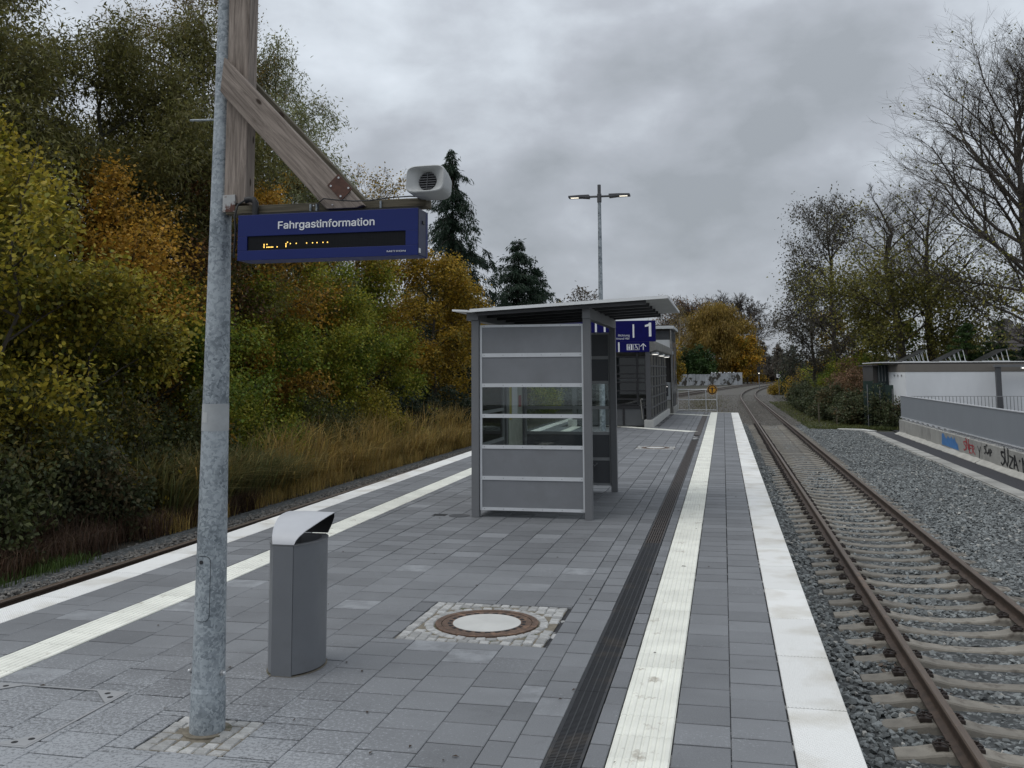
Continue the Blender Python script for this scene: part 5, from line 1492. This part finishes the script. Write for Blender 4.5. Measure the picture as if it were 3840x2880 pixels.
def tree(name, label, cat, x, y, topz, R, pal, seed, n=24000, leaf=(.10, .06), cb=.15, limbs=16, subs=7, twigs=5, r0=.13, bark='bark', group=None, spread=.14, droop=.3, six=False, k=.8, lean=(0, 0), up=.5, stems=1, sspread=0, levels=3, shape=1.0, mixr=.5, lowleaf=None, tr_=1.0, extra=4, rnd=1.0):
    rng = np.random.default_rng(seed)
    t = thing(name, label, cat, (x, y, GZ), group)
    b, tw = skeleton(rng, (x, y, GZ), topz - GZ, R, cb, limbs, subs, twigs, r0, up, lean, shape=shape, levels=levels, stems=stems, spread=sspread, tr_k=tr_, extra=extra, rnd=rnd)
    b2 = b.mesh('trunk', M[bark], (x, y, GZ)); link('trunk', b2, t, (x, y, GZ))
    if n:
        if lowleaf:                                     # upper branches already bare
            hz = (tw[:, :, 2].mean(1) - GZ) / (topz - GZ)
            tw = tw[rng.random(len(tw)) < np.clip((lowleaf - hz) / .25, .04, 1)]
        pos, dr = on_twigs(tw, n, rng, spread)
        cols = paint(pos, PAL[pal], rng, k, mixr)
        me = leaf_mesh('crown', pos - np.array([x, y, GZ]), leaf[0], leaf[1], cols, rng, droop, dirs=dr * .5, six=six)
        link('crown', me, t, (x, y, GZ))
    return t
def bush(name, label, cat, x, y, rx, ry, h, pal, seed, n=9000, leaf=(.08, .05), group=None, k=1.5, z0=None, six=False, droop=.2, stems=14, mixr=.5):
    rng = np.random.default_rng(seed); z0 = GZ if z0 is None else z0
    t = thing(name, label, cat, (x, y, z0), group)
    b = MB(); tw = []
    for i in range(stems * 4):
        a = rng.uniform(0, 2 * PI); q = math.sqrt(rng.random()); hh = h * math.sqrt(max(.05, 1 - .85 * q * q)) * rng.uniform(.55, 1.08)
        e = np.array([x + rx * q * math.cos(a), y + ry * q * math.sin(a), z0 + hh])
        s = np.array([x + rx * q * .5 * math.cos(a), y + ry * q * .5 * math.sin(a), z0])
        m = (s + e) / 2 + rng.normal(0, .08, 3) * h
        if i % 2 == 0: b.tube([s, m, e], [.014, .010, .004], 3, False)
        for w in range(7):
            f = rng.uniform(.15, 1); p0 = (s + (m - s) * f * 2) if f < .5 else (m + (e - m) * (f * 2 - 1))
            d = unit(rng.normal(0, 1, 3) + np.array([0, 0, .35])) * rng.uniform(.12, .32) * (h * .35 + .35)
            tw.append((p0, p0 + d))
    link('stems', b.mesh('stems', M['bark'], (x, y, z0)), t, (x, y, z0))
    pos, dr = on_twigs(np.array(tw), n, rng, .07 + .02 * h)
    pos = pos[pos[:, 2] > z0 - .02]
    cols = paint(pos, PAL[pal], rng, k, mixr)
    link('foliage', leaf_mesh('foliage', pos - np.array([x, y, z0]), leaf[0], leaf[1], cols, rng, droop, six=six), t, (x, y, z0))
    return t
def conifer(name, label, x, y, topz, R, pal, seed, whorls=26, n=22000, group=None, droop=.6, leaf=(.32, .05), cb=.04, tip=1.0):
    rng = np.random.default_rng(seed); H = topz - GZ
    t = thing(name, label, 'conifer', (x, y, GZ), group)
    b = MB(); b.tube([(x, y, GZ), (x, y, GZ + H * .5), (x + .1, y, topz)], [.22, .12, .02], 7, False); tw = []
    for j in range(whorls):
        u = cb + (1 - cb) * (j + rng.uniform(0, 1)) / whorls
        z = GZ + H * u; L0 = R * (1 - u) ** .78 * 1.05 + .22
        for q in range(5):
            a = rng.uniform(0, 2 * PI); L = L0 * rng.choice([.55, .8, 1.0, 1.3])
            z1 = z + rng.uniform(-.5, .5) * H / whorls
            pts = []
            for i in range(5):
                f = i / 4; pts.append((x + L * f * math.cos(a), y + L * f * math.sin(a), z1 + L * (.22 * f - droop * f * f + .18 * tip * f ** 3)))
            b.tube(pts, [.03 * (1 - u) + .008, .02, .014, .009, .004], 3, False)
            P_ = np.array(pts); P_ = P_[np.linspace(0, 4, 5).astype(int)]
            for i in range(4):
                for r_ in range(3):
                    f = rng.random(); p0 = P_[i] + (P_[i + 1] - P_[i]) * f
                    sd_ = np.array([-math.sin(a), math.cos(a), 0]) * rng.choice([-1, 1])
                    d = unit(sd_ * .7 + np.array([math.cos(a), math.sin(a), 0]) * .6 + np.array([0, 0, -.9 * droop - .1])) * (L * .22 + .08) * rng.uniform(.6, 1.3)
                    tw.append((p0, p0 + d))
    link('trunk', b.mesh('trunk', M['bark'], (x, y, GZ)), t, (x, y, GZ))
    tw = np.array(tw); pos, dr = on_twigs(tw, n, rng, .022 * R)
    cols = paint(pos, PAL[pal], rng, .9, .5)
    link('crown', leaf_mesh('crown', pos - np.array([x, y, GZ]), leaf[0], leaf[1], cols, rng, .45, dirs=dr), t, (x, y, GZ))
    return t

GL_ = 'trees in the wood left of the platform'
W_ = (.16, .036)
# tall willows at the back
WK = dict(cat='tree', pal='willow', leaf=(.17, .045), cb=.12, limbs=28, subs=9, twigs=6, r0=.18, bark='bark_g', group=GL_, spread=.28, droop=.5)
tree('willow_tree', 'tall dark olive willow filling the top left corner of the wood', x=-19.6, y=21.4, topz=14.4, R=4.0, seed=1, n=66000, **WK)
tree('willow_tree', 'dark olive willow whose crown top stands left of the tall steel pole against the sky', x=-17, y=23.6, topz=12.0, R=4.0, seed=2, n=70000, **WK)
tree('willow_tree', 'leaning dark willow with a bare lower trunk just left of the steel pole', x=-17.5, y=26.6, topz=12.9, R=3.8, seed=3, n=60000, lean=(1.0, 0), **WK)
tree('willow_tree', 'dark willow low behind the yellow hazel at the left edge', x=-16.8, y=18.4, topz=10.4, R=3.6, seed=7, n=56000, **WK)
tree('birch_tree', 'yellowish brown birch with thin foliage rising highest behind the steel pole', 'tree', -20, 33.6, 18.9, 3.8, 'birch', 4, 46000, (.10, .055), .22, 30, 9, 6, .16, 'birch', GL_, .28, .6)
WK.update(pal='willow_pale', leaf=(.18, .048))
tree('willow_tree', 'pale sparse willow standing right of the steel pole behind the timber brace', x=-18.4, y=37.2, topz=16.0, R=4.4, seed=5, n=54000, **WK)
tree('willow_tree', 'olive willow behind the blue display with sky showing through', x=-16.5, y=33.0, topz=12.2, R=3.2, seed=6, n=42000, **WK)
# middle row, autumn colours
tree('hazel_tree', 'yellow leaved hazel at the left edge of the wood', 'tree', -13.4, 14.9, 7.0, 2.5, 'hazel', 8, 30000, (.095, .075), .06, 24, 8, 5, .09, 'bark', GL_, .2, .35, True, 1.0, stems=3, sspread=.4)
tree('hazel_tree', 'yellow green hazel hanging over the dark shrubs left of the pole', 'tree', -12.9, 17.2, 4.3, 2.2, 'hazel', 9, 26000, (.09, .07), .04, 22, 8, 5, .08, 'bark', GL_, .2, .35, True, 1.0, stems=3, sspread=.4)
tree('maple_tree', 'orange maple glowing behind the pole at mid height', 'tree', -14.6, 21.2, 7.2, 2.6, 'orange', 10, 26000, (.095, .08), .15, 20, 8, 5, .1, 'bark', GL_, .22, .3)
tree('maple_tree', 'brown maple losing its leaves, left of the steel pole', 'tree', -15.4, 24.8, 8.0, 2.6, 'brown', 11, 15000, (.09, .08), .15, 22, 8, 5, .1, 'bark', GL_, .2, .3)
tree('maple_tree', 'orange brown maple directly below the blue display', 'tree', -15, 28.4, 8.2, 2.7, 'orange', 12, 26000, (.10, .085), .12, 20, 8, 5, .1, 'bark', GL_, .2, .3)
tree('maple_tree', 'rust coloured maple seen between the display and the timber brace', 'tree', -16, 33.2, 9.4, 2.8, 'maple', 13, 24000, (.105, .085), .12, 20, 8, 5, .1, 'bark', GL_, .2, .3)
tree('maple_tree', 'maple with thinning brown leaves behind the display end', 'tree', -16, 39.5, 9.8, 3.0, 'golden', 14, 20000, (.115, .095), .12, 20, 8, 5, .1, 'bark', GL_, .22, .3)
tree('bare_shrub', 'nearly leafless tall shrub with thin twigs reaching above the display', 'tree', -17, 45.5, 12.6, 3.0, 'golden', 15, 4200, (.12, .09), .2, 20, 7, 5, .1, 'bark', GL_, .2, .3, levels=4, up=.95)
tree('field_maple', 'green field maple left of the pole above the tall grass', 'tree', -13.6, 21.4, 4.2, 2.2, 'field', 16, 24000, (.085, .07), .03, 18, 7, 5, .09, 'bark', GL_, .18, .3)
tree('field_maple', 'bright yellow green field maple right of the pole', 'tree', -13.6, 26.6, 4.9, 2.4, 'field', 17, 28000, (.09, .075), .03, 18, 7, 5, .09, 'bark', GL_, .18, .3)
tree('field_maple', 'green field maple in the middle of the wood below the display', 'tree', -13.9, 31.6, 5.8, 2.5, 'field', 18, 28000, (.095, .08), .03, 18, 7, 5, .09, 'bark', GL_, .2, .3)
tree('field_maple', 'green and gold field maple left of the golden maple', 'tree', -14.2, 37.2, 6.6, 2.5, 'field', 19, 26000, (.105, .085), .03, 18, 7, 5, .09, 'bark', GL_, .2, .3)
tree('maple_tree', 'golden brown maple overhanging the dark bank left of the shelter', 'tree', -13.8, 45.4, 7.8, 2.8, 'golden', 20, 28000, (.125, .105), .22, 18, 7, 5, .12, 'bark', GL_, .22, .3)
tree('maple_tree', 'golden maple between the drooping conifer and the shelter roof', 'tree', -15.2, 54.0, 6.8, 2.8, 'golden', 21, 22000, (.14, .12), .12, 18, 7, 5, .12, 'bark', GL_, .22, .3)
# dense evergreen thickets added behind the front row to block low sky light
for i, (x, y, h, lab) in enumerate(((-16.5, 17, 6.0, 'dark evergreen thicket added to block light behind the yellow hazel'), (-17.5, 23.5, 6.2, 'dark evergreen thicket added to block light behind the orange maple'), (-18, 30, 6.4, 'dark evergreen thicket added to block light behind the rust coloured maple'),
                                    (-18.5, 37, 6.6, 'dark evergreen thicket added to block light behind the green field maples'), (-18, 45, 7.0, 'dark evergreen thicket added to block light behind the golden maple'), (-17, 53, 7.0, 'dark evergreen thicket added to block light left of the shelter roof'))):
    bush('thicket', lab, 'shrub', x, y, 2.6, 4.2, h, 'ivy', 40 + i, 12000, (.20, .13), 'dark thickets added inside the wood to block light', .8, stems=16)
for i, (x, y, rx, ry, h, pal, lab) in enumerate((
    (-10.9, 12.6, .8, 1.2, 2.0, 'shrub', 'low grey green shrub nearest the camera above the dead weeds'), (-10.95, 15.2, .75, 1.4, 1.9, 'bramble', 'low bramble clump left of the steel pole above the dead weeds'),
    (-11.9, 14.3, 1.3, 1.5, 3.0, 'shrub', 'grey green shrub at the left edge below the yellow hazel'), (-11.8, 17.2, 1.2, 1.6, 2.9, 'shrub', 'grey green shrub with yellow leaves left of the steel pole'),
    (-12.0, 20.2, 1.2, 1.7, 2.6, 'shrub', 'dark green shrub directly behind the steel pole'), (-12.1, 24.0, 1.2, 2.0, 2.3, 'field', 'low yellow green shrub above the tall grass'),
    (-12.1, 28.2, 1.2, 2.2, 2.5, 'shrub', 'grey green shrub at the foot of the field maples'), (-12.0, 32.6, 1.1, 1.6, 2.7, 'hazel', 'small yellow leaved shrub standing above the golden grass'),
    (-12.6, 37.0, 1.3, 2.4, 2.4, 'ivy', 'dark ivy mound behind the golden grass'), (-11.7, 41.5, 1.3, 2.6, 2.3, 'ivy', 'dark ivy bank left of the shelter post'),
    (-12.0, 47.5, 1.5, 3.2, 3.2, 'ivy', 'dark hedge seen through the upper shelter glass'), (-12.0, 54.5, 1.6, 4.0, 3.2, 'bramble', 'dark hedge section beyond the shelter'),
    (-12.4, 63, 1.8, 5.0, 3.6, 'field', 'yellowish hedge section beyond the shelter glass'), (-13, 75, 2.2, 7.0, 4.2, 'bramble', 'far dark hedge section beside the left track'))):
    bush('shrub', lab, 'shrub', x, y, rx, ry, h, pal, 60 + i, 9000, (.095, .062) if y < 36 else (.13, .085), 'shrubs along the left track', 1.6, stems=14)
conifer('drooping_conifer', 'slender dark conifer with drooping branch tips behind the loudspeaker', -17, 59.5, 16.3, 3.9, 'conifer', 80, 52, 60000, None, .85, (.30, .065), .05, 1.8)
conifer('dark_conifer', 'broad dark green conifer left of the lamp post behind the shelter roof', -15.6, 73.5, 12.2, 4.6, 'conifer', 81, 50, 56000, None, .45, (.32, .08))
conifer('dark_conifer', 'smaller dark green conifer just left of the lamp post', -16.2, 84.5, 11.2, 3.2, 'conifer', 82, 40, 26000, None, .45, (.36, .09))
tree('bare_shrub', 'small sparse tree with few leaves showing left of the lamp post', 'tree', -16.2, 112, 11.8, 3.0, 'greybrown', 83, 2600, (.3, .18), .15, 16, 6, 5, .1, 'bark', None, .3, up=.9)
tree('birch_tree', 'low golden tree between the dark conifer and the lamp post', 'tree', -15.5, 96, 8.8, 2.4, 'golden', 84, 5000, (.24, .18), .1, 14, 6, 5, .1, 'bark', None, .25)

# reeds, grasses, weeds along the left ballast (uncountable)
def blades(name, pts, h, w, pal, rng, lean=.45, k=1.2, wind=(0, 0)):
    n = len(pts)
    hh = (h * rng.uniform(.55, 1.2, n))[:, None]; az = rng.uniform(0, 2 * PI, n)
    d = np.stack([np.cos(az) + wind[0], np.sin(az) + wind[1], np.zeros(n)], 1); side = np.stack([-np.sin(az), np.cos(az), np.zeros(n)], 1) * w / 2
    le = (rng.uniform(.15, 1, n) * lean)[:, None]
    up = np.array([0, 0, 1.0])
    m = pts + up * hh * .62 + d * hh * le * .32; t = pts + up * hh * (1 - .35 * le) + d * hh * le * 1.05
    v = np.stack([pts - side, pts + side, m + side * .8, m - side * .8, t], 1).reshape(-1, 3).astype(np.float32)
    me = bpy.data.meshes.new(name); me.vertices.add(len(v)); me.vertices.foreach_set('co', v.ravel())
    base = (np.arange(n) * 5)[:, None]
    lp = (base + np.array([0, 1, 2, 3, 3, 2, 4])).astype(np.int32).ravel()
    me.loops.add(len(lp)); me.loops.foreach_set('vertex_index', lp)
    st_ = np.stack([np.arange(n) * 7, np.arange(n) * 7 + 4], 1).astype(np.int32).ravel()
    me.polygons.add(2 * n); me.polygons.foreach_set('loop_start', st_); me.polygons.foreach_set('loop_total', np.tile([4, 3], n).astype(np.int32))
    me.update(calc_edges=True)
    c = np.repeat(paint(pts, pal, rng, k, .6, .3), 2, 0); a = me.attributes.new('col', 'FLOAT_COLOR', 'FACE')
    a.data.foreach_set('color', np.concatenate([c, np.ones((2 * n, 1))], 1).astype(np.float32).ravel())
    me.materials.append(M['leaf'])
    return tag(link(name, me), kind='stuff')
rg = np.random.default_rng(21)
def band(n, x0, x1, y0, y1):                     # tufts, not an even lawn
    m = max(8, n // 45); c = np.stack([rg.uniform(x0, x1, m), rg.uniform(y0, y1, m)], 1)[rg.integers(0, m, n)] + rg.normal(0, .17, (n, 2))
    return np.stack([np.minimum(c[:, 0], x1 + .08), c[:, 1], np.full(n, -1.03)], 1)
GOLD = [(.12, .088, .03), (.20, .14, .042), (.29, .205, .065), (.16, .125, .05), (.09, .08, .028)]
GRN = [(.05, .062, .026), (.085, .092, .036), (.15, .13, .05), (.07, .075, .03)]
RUST = [(.035, .024, .017), (.058, .036, .024), (.08, .05, .032), (.045, .036, .02)]
blades('reeds', band(13000, -12.28, -10.13, 20.5, 40), 1.0, .024, GOLD, rg, 1.15, wind=(.35, -.2))
blades('reeds', band(3000, -12.28, -10.78, 22, 40), 1.7, .024, GOLD, rg, .8, wind=(.4, -.2))
blades('reeds', band(5000, -11.88, -10.28, 16.8, 22.5), 1.15, .026, GRN, rg, 1.1, wind=(.4, 0))
blades('reeds', band(3000, -11.78, -10.38, 16.5, 21), 1.45, .032, GRN + GOLD[:3], rg, 1.0)
blades('dead_weeds', band(12000, -11.08, -9.98, 10, 19.5), .5, .012, RUST, rg, 1.0)
blades('dead_weeds', band(6000, -11.78, -10.38, 9, 16), .8, .013, RUST, rg, .9)
def weeds(name, n, x0, x1, y0, y1, h, pal, size):
    c = band(n, x0, x1, y0, y1); c[:, 2] += h * rg.random(n) ** .8 * (.6 + .4 * np.sin(c[:, 1] * 2.1) * np.sin(c[:, 0] * 3 + c[:, 1]))
    tag(link(name, leaf_mesh(name, c, size, size * .55, paint(c, pal, rg, 1.5), rg, .2)), kind='stuff')
weeds('verge_weeds', 7000, -12.2, -10.4, 11, 22, 1.2, PAL['shrub'] + [(.07, .06, .02)], .075)
weeds('verge_weeds', 4500, -12.3, -10.6, 22, 36, 1.0, PAL['field'] + [(.12, .085, .03)], .08)
blades('green_grass', band(1500, -10.28, -9.63, 9.5, 13.5), .2, .012, [(.03, .048, .012), (.045, .07, .016), (.035, .055, .014)], rg, .6)
blades('dry_grass', band(9000, -10.58, -9.83, 16, 44), .4, .010, GOLD, rg, .7)

# right side
bs_ = [(8.0, 51.6, 1.5, 1.8, 2.2, 'bramble', 'bramble mound touching the white wall corner'), (7.0, 53.2, 1.5, 1.9, 1.75, 'bramble', 'low bramble mound in front of the green fence'), (8.2, 54.2, 1.3, 1.6, 2.9, 'bramble', 'tall bramble mound leaning on the green fence'),
       (6.3, 57.5, 1.6, 2.4, 2.2, 'bramble', 'bramble mound behind the wooden stakes'), (7.6, 58.6, 1.6, 2.2, 3.0, 'dryshrub', 'brownish shrub on the bank left of the dark shed'), (6.1, 63.5, 1.5, 3.0, 2.0, 'bramble', 'bramble mound halfway along the right track'),
       (8.2, 65, 2.0, 3.0, 3.7, 'dryshrub', 'reddish brown shrub behind the bramble bank'), (6.0, 71, 1.5, 4.0, 2.1, 'bramble', 'low bramble further along the right track'), (8.2, 75, 2.0, 4.5, 3.8, 'field', 'green shrub behind the far brambles'), (6.6, 84, 1.6, 5.0, 2.4, 'bramble', 'far bramble before the curve'), (8.5, 93, 2.4, 5, 4.2, 'field', 'olive shrub before the yellow bush')]
for i, (x, y, rx, ry, h, pal, lab) in enumerate(bs_):
    bush('bramble' if pal == 'bramble' else 'shrub', lab, 'shrub', x, y, rx, ry, h, pal, 100 + i, 15000, (.12, .085), 'bushes on the right bank', 1.4, stems=14)
bush('yellow_shrub', 'bright yellow autumn shrub beside the right track far off', 'shrub', 6.4, 91, 1.0, 2.0, 3.6, 'yellow', 120, 1800, (.16, .12), None, 1.0)
bush('yellow_shrub', 'small round yellow shrub around the white line-side board', 'shrub', 6.4, 122, 1.2, 1.2, 1.9, 'yellow', 121, 2600, (.17, .10), None, 1.0)
bush('dark_bush', 'tall dark evergreen bush right of the gap in the far trees', 'shrub', 7.6, 108, 1.4, 2.0, 6.4, 'conifer', 122, 6000, (.22, .14), None, 1.0)
GR_ = 'tall trees on the right'
tree('poplar_tree', 'tall dark half bare tree with dusky leaves left of the lindens', 'tree', 8.0, 75, 15.3, 4.6, 'duskleaf', 130, 10000, (.21, .10), .14, 30, 9, 6, .24, 'bark', GR_, .4, .5, lean=(.3, 0), up=.62, levels=4, tr_=1.5, extra=3, rnd=.8)
tree('poplar_tree', 'lower dark half bare tree nearest to the track gap on the right', 'tree', 6.9, 79, 10.6, 3.4, 'duskleaf', 131, 10000, (.21, .10), .10, 26, 8, 6, .18, 'bark', GR_, .4, .5, up=.55, levels=4, tr_=1.5, extra=3, rnd=.8)
tree('linden_tree', 'linden with yellow green lower leaves, left of two trunks above the solar panels', 'tree', 11.4, 66, 14.0, 5.4, 'linden', 132, 12500, (.17, .14), .24, 26, 10, 6, .36, 'bark', GR_, .5, .4, lean=(-.8, 0), up=.6, levels=4, tr_=1.4, extra=3, lowleaf=.72, rnd=.75)
tree('linden_tree', 'linden with bare upper branches, right of two trunks above the solar panels', 'tree', 13.3, 67.5, 15.4, 5.2, 'linden', 133, 10500, (.17, .14), .24, 26, 10, 6, .38, 'bark', GR_, .5, .4, up=.7, levels=4, tr_=1.4, extra=3, lowleaf=.62, rnd=.75)
tree('bare_tree', 'huge bare tree with fine twigs reaching to the top right corner', 'tree', 17.8, 62, 24.9, 8.4, 'linden', 134, 4600, (.17, .13), .2, 40, 14, 8, .44, 'bark', GR_, .4, .4, up=.9, levels=4, lean=(.2, 0), tr_=1.35, lowleaf=.5, extra=5, rnd=.8)
tree('golden_tree', 'low golden tree glowing behind the half bare trees', 'tree', 9.2, 84, 7.2, 2.6, 'golden', 135, 6000, (.22, .16), .05, 14, 6, 5, .1, 'bark', GR_, .25)
tree('golden_tree', 'olive and gold small tree under the lindens', 'tree', 11.2, 72, 5.6, 2.8, 'field', 136, 8000, (.18, .14), .03, 14, 6, 5, .1, 'bark', GR_, .25)
tree('golden_tree', 'yellow green small tree behind the solar panels', 'tree', 15.5, 73, 4.3, 2.6, 'linden', 137, 7000, (.18, .14), .03, 14, 6, 5, .1, 'bark', GR_, .25)
for i, (x, y, z, lab) in enumerate(((13.7, 60, 4.7, 'left small green conifer behind the solar panels'), (15.6, 60.5, 4.6, 'middle small green conifer behind the solar panels'), (16.9, 58, 4.3, 'darker small conifer at the right edge'))):
    conifer('garden_conifer', lab, x, y, z, 1.25, 'thuja' if i < 2 else 'conifer', 140 + i, 20, 12000, 'small conifers behind the flat roof', .15, (.2, .07), .02, .3)

# beyond the curve
tree('weeping_willow', 'large golden weeping willow above the peeling white wall', 'tree', -1.4, 226, 17.4, 7.6, 'willowgold', 150, 52000, (.62, .16), .02, 40, 9, 6, .4, 'bark', None, .75, 1.6, k=.25)
tree('bare_tree', 'leafless dark tree right behind the golden weeping willow', 'tree', 4.6, 238, 22.0, 8.5, 'greybrown', 151, 0, (.4, .2), .2, 34, 10, 7, .5, 'bark', None, up=.9, levels=4, tr_=9, rnd=.8)
tree('bare_tree', 'leafless brownish tree left behind the golden weeping willow', 'tree', -7.4, 244, 21.5, 9.5, 'brown', 152, 5000, (.4, .25), .1, 32, 10, 6, .4, 'bark', None, .4, up=1.0, levels=4, tr_=9, rnd=.8)
tree('birch_tree', 'slender pale trunked birch left of the golden weeping willow', 'tree', -9.2, 215, 16.5, 3.0, 'birch', 153, 1400, (.4, .2), .3, 16, 7, 5, .16, 'birch', None, .3, up=.9, levels=4)
bush('dark_bush', 'big round dark green bush above the old wall left of the golden willow', 'shrub', -6.0, 214, 4.8, 3.5, 9.0, 'thuja', 154, 12000, (.5, .32), None, .5, stems=16)
bush('dark_bush', 'olive gold bush right beside the lift tower far off', 'shrub', -10.5, 186, 3.0, 3.5, 11.0, 'golden', 155, 7000, (.5, .32), None, .5, stems=16)
tree('golden_tree', 'brownish small tree beyond the right end of the peeling wall', 'tree', 5.2, 222, 9.5, 4.0, 'maple', 156, 5000, (.5, .3), .05, 16, 7, 5, .2, 'bark', None, .4)
for i, (x, y, z, R, lab) in enumerate(((9.5, 300, 10.0, 3.6, 'left grey conifer in the far gap between the woods'), (12.0, 305, 11.0, 3.6, 'middle grey conifer in the far gap between the woods'), (16.2, 300, 10.0, 3.2, 'right grey conifer in the far gap, slightly leaning'))):
    conifer('far_conifer', lab, x, y, z, R, 'greybrown', 160 + i, 22, 6000, 'grey conifers far down the line', .3, (.8, .25))
for i, (x, y, rx, h, lab) in enumerate(((8, 270, 5, 5.5, 'grey brown thicket far off where the tracks turn'), (15, 262, 6, 6.5, 'grey brown thicket filling the far gap'), (23, 255, 6, 5.5, 'grey brown thicket right behind the far gap'), (-16, 200, 6, 9, 'brown thicket hidden behind the lift tower'))):
    bush('thicket', lab, 'shrub', x, y, rx, 5, h, 'greybrown', 170 + i, 6000, (.6, .3), 'far grey thickets', .5, stems=16)
for i, (x, y, lab) in enumerate(((9.5, 137, 'low green bank bush beside the curve'), (12.5, 160, 'dark green bush on the outer side of the curve'), (15.5, 185, 'green bush near the distant signal'))):
    bush('shrub', lab, 'shrub', x, y, 2.6, 8, 3.2, 'field', 180 + i, 5000, (.34, .22), 'bushes outside the curve', .8)
rg = np.random.default_rng(31)
blades('verge_grass', np.stack([rg.uniform(4.0, 8.5, 16000), 49.5 + 42 * rg.random(16000) ** 1.5, np.full(16000, -1.0)], 1), .20, .018, [(.035, .045, .014), (.05, .06, .018), (.075, .075, .025)], rg, .8)
blades('verge_grass', np.stack([rg.normal(-1.6, .9, 2000), rg.normal(84, 16, 2000), np.full(2000, -.99)], 1), .16, .03, [(.05, .05, .025), (.075, .068, .035), (.09, .08, .04)], rg, .8)
far = bpy.data.objects  # far wood on the horizon, one mass
rg = np.random.default_rng(33)
p = np.stack([rg.uniform(-260, 320, 26000), rg.uniform(420, 470, 26000), GZ + 11 * rg.random(26000) ** .7], 1)
p[:, 2] *= .7 + .3 * np.sin(p[:, 0] * .11) * np.sin(p[:, 0] * .043)
tag(link('far_wood', leaf_mesh('far_wood', p, 2.4, 1.4, paint(p, [(.05, .055, .05), (.065, .066, .058), (.055, .06, .056)], rg, .1), rg)), kind='stuff')
